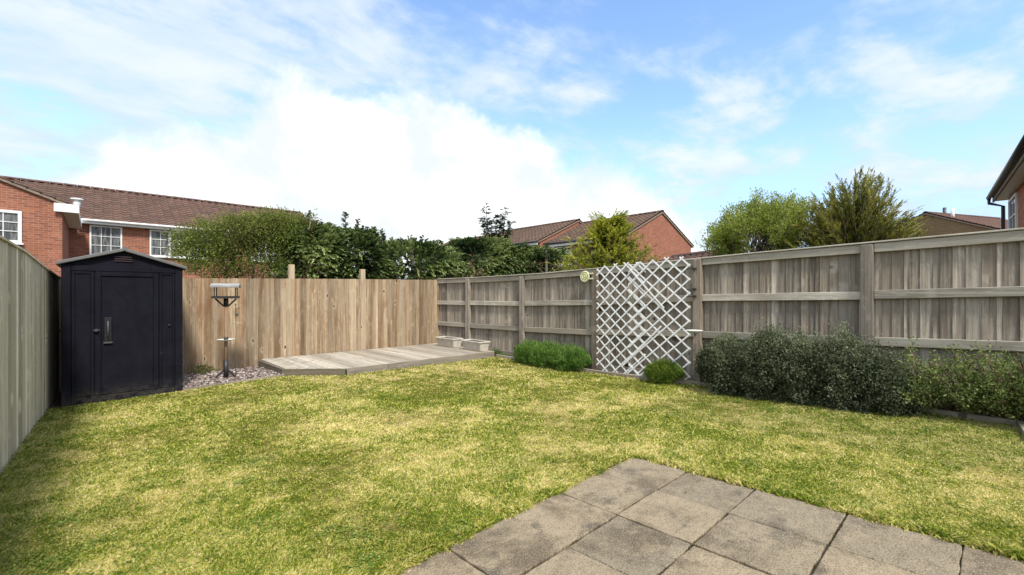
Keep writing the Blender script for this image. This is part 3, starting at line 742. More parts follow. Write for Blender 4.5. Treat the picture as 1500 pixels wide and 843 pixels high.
for s_ in (-1, 1):
    mb = MB(); mb.bar(V3(s_ * .025, 0, zp(449)), V3(s_ * .125, 0, zp(438)), .02, .02); mb.build('bracket', M['black'], brd)
    mb = MB(); mb.bar(V3(s_ * .02, 0, zp(542)), V3(s_ * .13, -.02, zp(553) - .01), .015, .02); mb.build('foot', M['black'], brd)
mb = MB(); lbox(mb, -.15, .15, -.1, .1, zp(437), zp(435.3), .5); lbox(mb, -.155, .155, -.112, -.1, zp(437.5), zp(434)); lbox(mb, -.155, .155, .1, .112, zp(437.5), zp(434))
lbox(mb, -.155, -.143, -.1, .1, zp(437.5), zp(434)); lbox(mb, .143, .155, -.1, .1, zp(437.5), zp(434)); mb.build('tray', M['black'], brd)
for s_ in (-1, 1):
    for t_ in (-1, 1):
        mb = MB(); mb.bar(V3(s_ * .125, t_ * .085, zp(435)), V3(s_ * .125, t_ * .085, zp(421)), .012, .012); mb.build('upright', M['black'], brd)
mb = MB(); zz0, zz1 = zp(421), zp(418.5)
mb.hexa([V3(-.17, -.13, zz0 - .005), V3(.17, -.13, zz0 - .005), V3(.17, 0, zz0 + .02), V3(-.17, 0, zz0 + .02), V3(-.17, -.13, zz1 - .003), V3(.17, -.13, zz1 - .003), V3(.17, 0, zz1 + .028), V3(-.17, 0, zz1 + .028)], 0)
mb.hexa([V3(-.17, 0, zz0 + .02), V3(.17, 0, zz0 + .02), V3(.17, .13, zz0 - .005), V3(-.17, .13, zz0 - .005), V3(-.17, 0, zz1 + .028), V3(.17, 0, zz1 + .028), V3(.17, .13, zz1 - .003), V3(-.17, .13, zz1 - .003)], 0)
mb.build('roof', plain('bird_table_roof', (.3, .29, .28), .7, var=.2), brd)
mb = MB(); zz = zp(499.5); mb.lathe([(.0, zz), (.06, zz), (.105, zz + .016), (.112, zz + .022), (.104, zz + .021), (.058, zz + .008), (.0, zz + .008)], (bx0, by0, 0), 28)
mb.build('dish', M['dish'], brd)
mb = MB(); mb.tube([V3(0, 0, zz + .01), V3(0, 0, zz + .05)], .028, 10); mb.build('collar', M['black'], brd)

fx0 = at(345, 553, 6.4); zgf = g(fx0.x, fx0.y)
fd = empty('feeder_stake', (fx0.x, fx0.y, zgf), 'thin brown stake with a side perch and small green holder right of the bird table', 'stake')
mb = MB(); mb.tube([(fx0.x, fx0.y, zgf), (fx0.x + .004, fx0.y, at(345, 450, 6.4).z)], .004, 6); mb.build('rod', plain('rusty_rod', (.2, .13, .08), .7), fd)
mb = MB(); a = at(341, 474, 6.4); b_ = at(354, 473.5, 6.4); mb.tube([a, b_], .005, 6); mb.build('perch', plain('perch_pale', (.45, .4, .33), .7), fd)
mb = MB(); a = at(347, 461, 6.38); mb.lathe([(.0, -.02), (.018, -.016), (.024, .0), (.016, .018), (.0, .022)], a, 12); mb.build('holder', plain('green_holder', (.06, .08, .05), .6), fd)
mb = MB(); a = at(351, 452, 6.4); b_ = at(345, 453, 6.4); mb.tube([b_, a, at(352, 446, 6.4)], .003, 6); mb.build('hook', plain('hook_metal', (.3, .27, .2), .5, .5), fd)
for px_, lab in ((325.5, 'small pale peg in the gravel left of the bird table base'), (343, 'small pale peg in the gravel right of the bird table base')):
    p = at(px_, 552, 6.33); mb = MB(); z0 = g(p.x, p.y); mb.tube([(p.x, p.y, z0 - .01), (p.x, p.y, z0 + .075)], .008, 8); mb.lathe([(0, .105), (.012, .1), (.019, .085), (.016, .07), (.0, .066)], (p.x, p.y, z0), 12)
    o = mb.build('garden_peg', plain('peg_' + str(int(px_)), (.4, .38, .34), .6), loc=(p.x, p.y, z0)); tag(o, lab, 'garden peg', 'pegs at the foot of the bird table')

# ------------------------------------------------------------------ gravel
def stones(name, n, xr, yr, m, size=(.012, .03), inside=None):
    base = np.array([(0, 0, 1), (.9, 0, .1), (0, .9, 0), (-.9, 0, -.1), (0, -.9, .1), (0, 0, -1)], float)
    Fc = np.array([(0, 1, 2), (0, 2, 3), (0, 3, 4), (0, 4, 1), (5, 2, 1), (5, 3, 2), (5, 4, 3), (5, 1, 4)])
    x = rng.uniform(*xr, n * 2); y = rng.uniform(*yr, n * 2)
    if inside is not None: ok = inside(x, y); x, y = x[ok], y[ok]
    x, y = x[:n], y[:n]; n = len(x); s = rng.uniform(*size, n)[:, None, None]
    V = base[None] + rng.normal(0, .16, (n, 6, 3)); a = rng.uniform(0, 6.28, n); ca, sa = np.cos(a), np.sin(a)
    V *= np.stack([rng.uniform(.8, 1.5, n), np.ones(n), rng.uniform(.4, .8, n)], 1)[:, None, :]
    X = V[..., 0] * ca[:, None] - V[..., 1] * sa[:, None]; Y = V[..., 0] * sa[:, None] + V[..., 1] * ca[:, None]
    V = np.stack([X, Y, V[..., 2]], -1) * s
    V += np.stack([x, y, gz(x, y) + .01 + rng.uniform(0, .012, n)], 1)[:, None, :]
    Q = (Fc[None] + (np.arange(n) * 6)[:, None, None]).reshape(-1, 3)
    return np_mesh(name, V.reshape(-1, 3), Q, m, np.repeat(rng.random(n), 6))
m, n, b = mat('slate_chippings'); c = n.ramp(n.attr('rnd'), [(.0, (.04, .028, .024)), (.35, (.10, .068, .06)), (.6, (.19, .14, .12)), (.8, (.31, .26, .22)), (1, (.5, .45, .4))])
n.lk(c, b.inputs['Base Color']); b.inputs['Roughness'].default_value = .85; M['chip'] = m
o = stones('gravel', 3200, (.76, 1.97), (6.88, 8.18), M['chip'], (.012, .03)); tag(o, 'mixed plum and grey stone chippings between the shed and the decking', 'gravel', kind='stuff')
o = stones('soil_crumbs', 2600, (5.53, 5.66), (-.6, 6.3), M['soil'], (.006, .018)); tag(o, 'crumbs of soil and bark in the narrow right border', 'soil', kind='stuff')

# ------------------------------------------------------------------ troughs
def trough(y0, y1, xc, label, tilt):
    root = empty('planter_trough', (xc, (y0 + y1) / 2, ZD), label, 'planter', 'stone troughs on the decking')
    h = .185; w0, w1 = .09, .12; L = (y1 - y0) / 2; yc = (y0 + y1) / 2; z = ZD + .002
    def ring(w, l, zz, r=.03):
        out = []
        for sx_, sy_, a0 in ((1, -1, -90), (1, 1, 0), (-1, 1, 90), (-1, -1, 180)):
            for k in range(5):
                a = R(a0 + 90 * k / 4); out.append((sx_ * (w - r) + r * math.cos(a), sy_ * (l - r) + r * math.sin(a), zz))
        ct, st_ = math.cos(tilt), math.sin(tilt)
        return [(xc + p[0] * ct - p[1] * st_, yc + p[0] * st_ + p[1] * ct, p[2]) for p in out]
    def loft(rings, name, m):
        mb = MB(); N = len(rings[0]); V = [p for r_ in rings for p in r_]
        Fc = [(i * N + k, i * N + (k + 1) % N, (i + 1) * N + (k + 1) % N, (i + 1) * N + k) for i in range(len(rings) - 1) for k in range(N)]
        Fc.append(tuple(range(N))[::-1]); Fc.append(tuple(range((len(rings) - 1) * N, len(rings) * N)))
        mb._push(V, Fc, V, .5); return mb.build(name, m, root, bevel=.003)
    loft([ring(w0, L - .045, z), ring(w0 + .004, L - .035, z + .01), ring(w1, L - .015, z + h - .028)], 'bowl', M['stone'])
    loft([ring(w1 + .004, L - .008, z + h - .028), ring(w1 + .014, L, z + h - .024), ring(w1 + .014, L, z + h - .004), ring(w1 + .010, L - .004, z + h), ring(w1 - .006, L - .02, z + h),
          ring(w1 - .01, L - .024, z + h - .022)], 'rim', M['stone'])
    loft([ring(w1 - .012, L - .026, z + h - .03), ring(w1 - .012, L - .026, z + h - .018)], 'soil', M['soil'])
trough(7.26, 7.90, 5.30, 'pale stone trough on the decking, the far one nearest the fence corner', .02)
trough(6.42, 7.06, 5.32, 'pale stone trough on the decking, the near one at the deck edge', -.03)

# ------------------------------------------------------------------ trellis
tx = 5.575
tr = empty('trellis', (tx, 3.35, g(5.55, 3.35)), 'white expanding diamond trellis fixed to the right fence', 'trellis')
def clip(p, q, y0, y1, z0f, z1f):
    out = []; N = 120; run = None
    for k in range(N + 1):
        t = k / N; y_ = p[0] + (q[0] - p[0]) * t; z_ = p[1] + (q[1] - p[1]) * t
        ins = y0 - 1e-6 <= y_ <= y1 + 1e-6 and z0f(y_) <= z_ <= z1f(y_)
        if ins and run is None: run = (y_, z_)
        if ins: last = (y_, z_)
        if (not ins or k == N) and run is not None:
            if math.hypot(last[0] - run[0], last[1] - run[1]) > .06: out.append((run, last))
            run = None
    return out
def lattice(y0, y1, z0f, z1f, cw, ch, oy, oz, xo, name):
    mb = MB(); Z0, Z1 = ZC - 1.3, ZC + .6; sl_ = ch / cw; xo = tx + xo
    for fam in (1, -1):
        for k in range(-40, 60):
            # line z = fam*sl*(y-oy) + oz + k*ch
            zA = lambda y_: fam * sl_ * (y_ - oy) + oz + k * ch
            for (a, b_) in clip((y0, zA(y0)), (y1, zA(y1)), y0, y1, z0f, z1f):
                x = xo if fam == 1 else xo - .008
                j = random.uniform(-.002, .002)
                d = Vector((0, b_[0] - a[0], b_[1] - a[1])).normalized()
                A = Vector((x, *a)) - d * .012; B = Vector((x, *b_)) + d * .012
                mb.bar(A + Vector((0, 0, j)), B + Vector((0, 0, -j)), .006, .019, up=(d.cross(Vector((1, 0, 0)))))
    return mb.build(name, M['white_paint'], tr)
topf = lambda y_: ftop(y_) + .035 + .012 * math.sin(y_ * 9)
lattice(3.28, 4.085, lambda y_: g(5.55, y_) + .015, topf, .185, .170, 3.3, ZC, 0.0, 'lattice_panel')
def bot(y_):
    b0 = g(5.55, y_) + .01
    if 2.62 < y_ < 3.3: b0 = max(b0, ZC - .86 - abs(y_ - 2.97) * (.75 if y_ > 2.97 else .82))
    return b0
lattice(2.635, 3.52, bot, topf, .205, .178, 2.64, ZC + .02, -.018, 'lattice_panel')
mb = MB()
for (a_, b_) in (((3.50, .36), (2.98, -.18)), ((3.02, -.42), (3.62, -1.02))):
    d = Vector((0, b_[0] - a_[0], b_[1] - a_[1])).normalized()
    mb.bar((tx - .034, a_[0], ZC + a_[1]), (tx - .030, b_[0], ZC + b_[1]), .005, .019, up=d.cross(Vector((1, 0, 0))))
mb.build('loose_slats', M['white_paint'], tr)
for dz in (-.02, -.28, -.37):
    mb = MB(); p = ZC + .35 + dz; mb.tube([(tx - .02, 2.60, p), (tx - .045, 2.625, p), (tx - .045, 2.66, p - .01)], .006, 6); mb.box(tx - .012, tx + .02, 2.565, 2.61, p - .012, p + .012)
    mb.build('hook', M['black'], tr)

# round dial
dl = empty('wall_dial', (5.595, 4.31, ZC + .28), 'small round cream dial fixed near the fence top left of the trellis', 'wall dial')
p = at(857.5, 405.5, 6.93); c = (5.60, p.y + .0, p.z)
yy0 = 5.6 * p.y / p.x
c = (5.60, yy0, ZC + (PY0 - 405.5) / F * (5.6 * CW[0] + yy0 * CW[1])); dl.location = c
mb = MB(); mb.lathe([(0, -.0), (.085, .0), (.09, -.012), (.085, -.026), (.07, -.028), (.066, -.018), (.0, -.018)], c, 32, axis='x'); mb.build('rim', M['cream2'], dl)
mb = MB(); mb.lathe([(.064, -.019), (.0, -.022)], c, 32, axis='x'); mb.lathe([(.045, -.023), (.05, -.030), (.04, -.031), (.037, -.022)], c, 28, axis='x'); mb.build('face', M['cream'], dl)
mb = MB(); mb.lathe([(.012, -.02), (.014, -.038), (.0, -.04)], c, 12, axis='x'); mb.build('centre', M['cream2'], dl)
for dz in (-.035, .045):
    mb = MB(); mb.box(c[0] - .02, c[0] + .0, c[1] - .15, c[1] - .08, c[2] + dz - .01, c[2] + dz + .012, rnd=.5); mb.build('bracket', M['cream2'], dl)

# dish on the post
pd = at(1017, 485.5, 5.48)
ds = empty('hanging_dish', (pd.x, pd.y, pd.z), 'shallow white dish on a bracket at the fence post beside the trellis', 'bird dish')
mb = MB(); mb.lathe([(0, -.018), (.05, -.014), (.088, .002), (.1, .012), (.092, .013), (.05, .0), (.0, -.002)], pd, 28); mb.build('dish', M['dish'], ds)
mb = MB(); mb.tube([(pd.x, pd.y, pd.z - .018), (pd.x + .02, pd.y, pd.z - .05), (5.61, 2.57, pd.z - .05)], .007, 6); mb.build('bracket', M['black'], ds)

# ------------------------------------------------------------------ houses
GZ = -.05
def roof_slope(mb, A, B, Cc, Dd, period=.3, course=.32, amp=.028, samp=6):
    """A,B eave ends, Cc,Dd ridge ends (above B, above A)"""
    A, B, Cc, Dd = map(Vector, (A, B, Cc, Dd)); L = (B - A).length; S = (Dd - A).length
    nrm = (B - A).cross(Dd - A).normalized()
    if nrm.z < 0: nrm = -nrm
    nu = max(2, int(L / period * samp)); nv = max(1, int(S / course))
    for j in range(nv):
        v0, v1 = j / nv, (j + 1.08) / nv; V = []; G = []; rn = []
        for row, (v, lift) in enumerate(((v0, -.03), (v0, .022), (v1, 0.0))):
            for i in range(nu + 1):
                u = i / nu; p = A.lerp(B, u).lerp(Dd.lerp(Cc, u), min(v, 1))
                w = math.cos(u * L / period * 2 * math.pi); w = amp * (w + .35 * math.cos(2 * u * L / period * 2 * math.pi))
                q = p + nrm * (w + lift); V.append(q); G.append((u * L, v * S, 0)); rn.append((math.sin(int(u * L / period) * 12.98 + j * 78.2) * 43758.5) % 1.0)
        k = len(mb.v); n1 = nu + 1
        mb.v += [tuple(p) for p in V]; mb.gv += G; mb.rn += rn
        for r_ in range(2):
            for i in range(nu):
                mb.f.append([k + r_ * n1 + i, k + r_ * n1 + i + 1, k + (r_ + 1) * n1 + i + 1, k + (r_ + 1) * n1 + i]); mb.sm.append(r_ == 1)

def gable_house(T, L, hd, ze, zr, M_wall, M_tile, root, over=.25, verge=.12, period=.3, zb=GZ, samp=6):
    """local: ridge along +X from 0..L, front eave at y=-hd, back at y=+hd; T maps local->world"""
    def gl(pts): return pts
    mb = MB()
    for pts, gv in (
        ([(0, -hd, zb), (L, -hd, zb), (L, -hd, ze), (0, -hd, ze)], lambda p: (p[0], p[2], 0)),
        ([(0, hd, zb), (L, hd, zb), (L, hd, ze), (0, hd, ze)], lambda p: (p[0], p[2], 0)),
        ([(0, -hd, zb), (0, -hd, ze), (0, 0, zr), (0, hd, ze), (0, hd, zb)], lambda p: (p[1] + 50, p[2], 0)),
        ([(L, -hd, zb), (L, -hd, ze), (L, 0, zr), (L, hd, ze), (L, hd, zb)], lambda p: (p[1] + 50, p[2], 0))):
        mb.face(pts, [gv(p) for p in pts])
    mb.shift(T); mb.build('wall', M_wall, root)
    sl = (zr - ze) / hd; th = .05
    mb = MB()
    for sgn in (-1, 1):
        e = sgn * (hd + over); z_e = ze - sl * over
        A = T(-verge, e, z_e + th); B = T(L + verge, e, z_e + th); C_ = T(L + verge, 0, zr + th); D_ = T(-verge, 0, zr + th)
        roof_slope(mb, A, B, C_, D_, period=period, samp=samp)
    rfm = mb.build('roof', M_tile, root, recalc=False)
    mb = MB()
    for sgn in (-1, 1):     # underlay slab giving the roof a thickness
        e = sgn * (hd + over - .02); z_e = ze - sl * (over - .02)
        P = [(-verge + .02, e, z_e - .05), (L + verge - .02, e, z_e - .05), (L + verge - .02, 0, zr - .05), (-verge + .02, 0, zr - .05)]
        mb._push([*P, *[(p[0], p[1], p[2] + .075) for p in P]], [(0, 1, 2, 3), (4, 5, 6, 7), (0, 1, 5, 4), (1, 2, 6, 5), (2, 3, 7, 6), (3, 0, 4, 7)], [*P, *P], .5)
    mb.shift(T); mb.build('verge_board', M['lead'], root)
    mb = MB(); nseg = int(L / .45) + 1
    for k in range(nseg):
        a = -verge + (L + 2 * verge) * k / nseg; b_ = -verge + (L + 2 * verge) * (k + 1) / nseg - .012
        V_ = [];
        for q in range(7):
            t = math.pi * q / 6; V_.append((math.cos(t) * .13, math.sin(t) * .09 + zr + th + .0))
        P = [(a, yy_, zz_) for yy_, zz_ in V_] + [(b_, yy_, zz_ - .006) for yy_, zz_ in V_]
        mb._push(P, [(i, i + 1, 8 + i, 7 + i) for i in range(6)], P, random.random())
    mb.shift(T); mb.build('ridge_tiles', M_tile, root, recalc=False)
    return rfm

def window(T, x0, x1, z0, z1, yw, root, cols=3, rows=3, fw=.055, lights=None, curtain=True, depth=.05, label=None):
    """window on local plane y=yw facing -y"""
    mb = MB(); y0, y1 = yw - depth, yw - .0005
    for (a, b_, c, d) in ((x0, x1, z1 - fw, z1), (x0, x1, z0, z0 + fw), (x0, x0 + fw, z0 + fw, z1 - fw), (x1 - fw, x1, z0 + fw, z1 - fw)): mb.box(a, b_, y0, y1, c, d, rnd=.5)
    splits = lights or []
    for sx_ in splits: mb.box(sx_ - fw * .8, sx_ + fw * .8, y0 - .004, y1, z0 + fw, z1 - fw, rnd=.5)
    mb.shift(T); fr_ = mb.build('window', M['upvc'], root)
    if label: fr_['label'] = label
    mb = MB(); mb.box(x0 - .04, x1 + .04, yw - .09, yw - .001, z0 - .045, z0 - .002, rnd=.5); mb.shift(T); mb.build('sill', M['upvc'], fr_)
    mb = MB(); mb.face([(x0 + fw, yw - .022, z0 + fw), (x1 - fw, yw - .022, z0 + fw), (x1 - fw, yw - .022, z1 - fw), (x0 + fw, yw - .022, z1 - fw)]); mb.shift(T); mb.build('pane', M['glass'], fr_, recalc=False)
    if curtain:
        mb = MB(); mb.face([(x0 + fw, yw - .006, z0 + fw), (x1 - fw, yw - .006, z0 + fw), (x1 - fw, yw - .006, z1 - fw), (x0 + fw, yw - .006, z1 - fw)]); mb.shift(T); mb.build('curtain', M['curtain'], fr_, recalc=False)
    mb = MB(); cells = [x0 + fw] + sorted(splits) + [x1 - fw]
    for a, b_ in zip(cells, cells[1:]):
        for k in range(1, cols): xx = a + (b_ - a) * k / cols; mb.box(xx - .011, xx + .011, yw - .034, yw - .024, z0 + fw, z1 - fw, rnd=.5)
    for k in range(1, rows): zz = z0 + fw + (z1 - z0 - 2 * fw) * k / rows; mb.box(x0 + fw, x1 - fw, yw - .0365, yw - .0245, zz - .011, zz + .011, rnd=.5)
    mb.shift(T); mb.build('glazing_bars', M['upvc'], fr_)

# --- the terrace behind the back fence
HY = 25.0
ht = empty('brick_house', (1.5, HY + 4, GZ), 'orange brick terraced house with brown pantile roof and white windows, beyond the shed', 'house')
Tm = lambda x, y, z: (x - 9.0, y + HY + 4, z)
gable_house(Tm, 18.1, 4.0, ZC + 3.12, ZC + 4.98, M['brickA'], M['tileA'], ht, over=.3)
Tw = lambda x, y, z: (-4.5 + y, 28.4 - x, z)      # wing: ridge along -y
def Tw(x, y, z): return (-4.5 + y, 28.4 - x, z)
gable_house(Tw, 8.4, 3.73, ZC + 2.90, ZC + 4.42, M['brickA'], M['tileA'], ht, over=.15, verge=.1)
Tf = lambda x, y, z: (x, y + HY, z)
window(Tf, -.18, .82, ZC + 1.6, ZC + 2.83, 0, ht, cols=3, rows=3, label='white window just above the shed roof')
window(Tf, 1.72, 3.85, ZC + 1.68, ZC + 2.83, 0, ht, cols=2, rows=3, lights=[2.42, 3.1], label='wide white window half behind the leafy tree')
window(Tf, 5.6, 7.0, ZC + 1.68, ZC + 2.83, 0, ht, cols=2, rows=3, lights=[6.3])
Tg = lambda x, y, z: (x, y + 20.0, z)
window(Tg, -2.95, -1.63, ZC + 1.55, ZC + 2.52, 0, ht, cols=2, rows=3, lights=[-2.3], fw=.08, label='white window in the projecting brick gable')
window(Tf, .9, 2.3, ZC - .9, ZC + .3, 0, ht); window(Tf, 4.9, 6.4, ZC - .9, ZC + .3, 0, ht)
mb = MB(); mb.box(-.55, 9.2, HY - .30, HY - .27, ZC + 2.86, ZC + 3.03, rnd=.5); mb.box(-.55, 9.2, HY - .27, HY - .001, ZC + 2.86, ZC + 2.885, rnd=.5); mb.build('fascia', M['upvc'], ht)
mb = MB(); mb.box(-.60, -.40, 19.92, HY - .31, ZC + 2.62, ZC + 2.84, rnd=.5); mb.box(-.765, -.60, 19.92, HY - .31, ZC + 2.62, ZC + 2.65, rnd=.5); mb.box(-.95, -.38, 19.86, 19.915, ZC + 2.60, ZC + 2.86, rnd=.5); mb.build('soffit_box', M['upvc'], ht)
def gutter(pts, r, root, m):
    mb = MB(); mb.tube(pts, r, 8); mb.build('gutter', m, root)
gutter([(-.4, HY - .36, ZC + 2.99), (9.3, HY - .36, ZC + 2.99)], .05, ht, M['upvc'])
mb = MB(); mb.tube([(4.54, HY - .34, ZC + 2.95), (4.54, HY - .1, ZC + 2.7), (4.54, HY - .06, GZ)], .04, 8); mb.build('downpipe', M['upvc'], ht)
mb = MB(); mb.tube([(-.45, 20.6, ZC + 2.9), (-.45, 20.6, ZC + 3.12)], .1, 10); mb.lathe([(.0, .0), (.16, .0), (.16, .05), (.0, .07)], (-.45, 20.6, ZC + 3.12), 12); mb.build('vent_pipe', M['upvc'], ht)

# --- the staggered row beyond the right fence, gable towards the garden
def row_house(y0, y1, xc, hw, ze, zr, label, Mw, tile):
    r = empty('brick_house', (xc, (y0 + y1) / 2, GZ), label, 'house', 'brick houses in the far row')
    T = lambda x, y, z: (xc + y, y0 + x, z)
    gable_house(T, y1 - y0, hw, ze, zr, Mw, tile, r, over=.22, verge=.09, period=.3, samp=3)
    gutter([(xc - hw - .27, y0, ze - .06), (xc - hw - .27, y1, ze - .06)], .06, r, M['gutter'])
    mb = MB(); mb.box(xc - hw - .21, xc - hw - .18, y0 + .02, y1 - .02, ze - .26, ze - .08, rnd=.5); mb.build('fascia', M['upvc'], r)
    TT = lambda x, y, z: (xc - hw + y, y0 + (y1 - y0) - x, z)
    for k in (.25, .72):
        a = (y1 - y0) * k; window(TT, a - .6, a + .6, ze - 1.35, ze - .3, 0, r, cols=2, rows=1)
    return r
row_house(13.0, 18.6, 23.9, 3.7, ZC + 3.12, ZC + 4.75, 'brick house with a broad windowless red gable, right of the golden conifer', M['brickB'], M['tileB'])
row_house(18.8, 26.2, 23.55, 3.7, ZC + 3.3, ZC + 4.93, 'far house showing its brown tiled roof just left of the golden conifer', M['brickB'], M['tileB'])
row_house(26.6, 34.0, 23.9, 3.7, ZC + 3.25, ZC + 4.85, 'farthest house, only a sliver of brown roof above the dark hedge', M['brickB'], M['tileB'])
# low garage roof
gr_ = empty('garage', (15.8, 7.3, GZ), 'low brick garage with a red brown roof, only its ridge above the trellis', 'garage')
gp = at(990, 375, 17.2); gq = at(1062, 373, 15.0); ang_ = math.atan2(gq.y - gp.y, gq.x - gp.x); Lg = (gq - gp).xy.length
def Tq(x, y, z): return (gp.x + x * math.cos(ang_) - y * math.sin(ang_), gp.y + x * math.sin(ang_) + y * math.cos(ang_), z)
gable_house(Tq, Lg, 2.2, ZC + .75, ZC + 1.42, M['brickB'], M['tileC'], gr_, over=.15, period=.3, samp=3)

# --- tan gabled house at the far right
hr = at(1357, 312, 28.0); hq = at(1436, 318.5, 29.6)
ang2 = math.atan2(hq.y - hr.y, hq.x - hr.x); L2 = (hq - hr).xy.length + 2.2
hs = empty('brick_house', (hr.x, hr.y, GZ), 'far house with a tan gable and small flue on its roof, beyond the feathery conifer', 'house')
def T2(x, y, z): return (hr.x + x * math.cos(ang2) - y * math.sin(ang2), hr.y + x * math.sin(ang2) + y * math.cos(ang2), z)
gable_house(T2, L2, 3.6, ZC + 3.5, ZC + 5.08, M['brickD'], M['tileC'], hs, over=.2, verge=.12, period=.3, samp=3)
for t, h_ in ((1.9, .5), (1.0, .2)):
    mb = MB(); mb.tube([T2(t, .1 if t > 1.5 else -.8, ZC + 4.6), T2(t, .1 if t > 1.5 else -.8, ZC + 5.08 + h_)], .09, 8); mb.build('flue', M['gutter'] if t > 1.5 else M['upvc'], hs)

# --- near neighbour on the right edge
hn = empty('brick_house', (20, -1, GZ), 'orange brick house with black gutter and downpipe cut by the right edge of the picture', 'house')
an = math.atan2(-.0973, -1.3625)                  # facade direction, towards the camera
fc = Vector((20.02, -.33, 0))
dn = Vector((math.cos(an), math.sin(an), 0)); nn_ = Vector((-dn.y, dn.x, 0))
if nn_.y > 0: inward = nn_ * -1
else: inward = nn_
inward = Vector((dn.y, -dn.x, 0)); inward = inward if inward.y < 0 else -inward
def T3(x, y, z): p = fc + dn * x + inward * (y + 4.2); return (p.x, p.y, z)
ZE = ZC + 3.12
gable_house(T3, 9.0, 4.2, ZE, ZE + 2.4, M['brickC'], M['tileC'], hn, over=.30, verge=.12)
mb = MB(); mb.box(-.10, 9.2, -4.52, -4.48, ZE - .30, ZE - .1, rnd=.5); mb.shift(T3); mb.build('fascia', M['lead'], hn)
mb = MB(); mb.box(-.10, 9.2, -4.475, -4.2, ZE - .27, ZE - .25, rnd=.5); mb.shift(T3); mb.build('soffit', M['upvc'], hn)
gutter([T3(-.15, -4.59, ZE - .14), T3(9.2, -4.59, ZE - .14)], .065, hn, M['gutter'])
mb = MB(); mb.tube([T3(-.08, -4.59, ZE - .16), T3(-.08, -4.59, ZE - .32), T3(-.04, -4.30, ZE - .45), T3(-.04, -4.28, GZ)], .045, 8); mb.build('downpipe', M['gutter'], hn)
window(T3, .5, 2.0, ZE - 1.45, ZE - .38, -4.2, hn, cols=2, rows=2, fw=.07, label='white upstairs window at the right edge')
window(T3, 4.5, 6.0, ZE - 1.55, ZE - .42, -4.2, hn, cols=2, rows=2, fw=.07)

# ------------------------------------------------------------------ foliage
def lumpy(C, rad, n, k=.3, fr=1.6, inner=.55, seed=0):
    """points in a lumpy ellipsoid shell; returns pts and outward dirs"""
    d = unit(rng.normal(size=(n, 3)))
    nz = np.array([noise.noise(Vector((q[0] * fr * 1.3 + seed, q[1] * fr * 1.3, q[2] * fr * 1.3))) for q in d])
    nz2 = np.array([noise.noise(Vector((q[0] * fr * 3.5 + seed, q[1] * fr * 3.5 + 9, q[2] * fr * 3.5))) for q in d])
    r = (1 + k * nz + k * .6 * nz2) * (inner + (1 - inner) * rng.random(n) ** .5)
    P = np.array(C) + d * r[:, None] * np.array(rad)
    return P, unit(d / np.array(rad))
def clumps(P, Dv, per, spread, ll, lw, rndv, up=.3, jit=.8, curl=.2, squash=1.0):
    """per leaves around each clump point"""
    n = len(P); Pi = np.repeat(P, per, 0); Di = np.repeat(Dv, per, 0)
    off = rng.normal(size=(n * per, 3)) * spread; off[:, 2] *= squash
    dr = unit(Di + rng.normal(size=(n * per, 3)) * jit + np.array([0, 0, up]))
    N = n * per
    rn = np.clip(np.repeat(rndv, per) + rng.normal(0, .13, N), 0, 1)
    return leaves(Pi + off, dr, rng.uniform(*ll, N), rng.uniform(*lw, N), rn, curl)
def sprays(P, Dv, L, m, ll, lw, rndv, droop=.25, flat=.7):
    """feathery fronds: m leaflets on each frond"""
    n = len(P); t = np.tile(np.linspace(.05, 1, m), n); Pi = np.repeat(P, m, 0); Di = np.repeat(unit(Dv), m, 0); Li = np.repeat(L, m)
    S = unit(np.cross(Di, np.array([0, 0, 1.0]) + rng.normal(0, .25, (n, 3)).repeat(m, 0)))
    pos = Pi + Di * (t * Li)[:, None]; pos[:, 2] -= droop * Li * t ** 2
    side = np.tile(np.where(np.arange(m) % 2 == 0, 1, -1), n)[:, None]
    dr = Di + S * side * flat * (1 - .5 * t)[:, None] + rng.normal(0, .18, (n * m, 3)); dr[:, 2] -= droop * t
    N = n * m; rn = np.clip(np.repeat(rndv, m) + (t - .5) * .35 + rng.normal(0, .08, N), 0, 1)
    ln = rng.uniform(*ll, N) * (1.15 - .6 * t)
    return leaves(pos, dr, ln, rng.uniform(*lw, N), rn, .1, tilt=np.array([0, 0, 1.0]) + rng.normal(0, .35, (N, 3)))
def join(parts):
    V = []; Q = []; Rr = []; k = 0
    for v, q, r_ in parts: V.append(v); Q.append(q + k); Rr.append(r_); k += len(v)
    return np.concatenate(V), np.concatenate(Q), np.concatenate(Rr)
def limbs(mb, base, targets, r0, wob=.08, n=5):
    for tgt in targets:
        b = Vector(base); t = Vector(tgt); pts = []
        for k in range(n + 1):
            u = k / n; p = b.lerp(t, u); p.z = b.z + (t.z - b.z) * (u ** .8)
            p += Vector((random.uniform(-1, 1), random.uniform(-1, 1), 0)) * wob * math.sin(math.pi * u); pts.append(p)
        mb.tube(pts, [r0 * (1 - .8 * k / n) + .003 for k in range(n + 1)], 6)

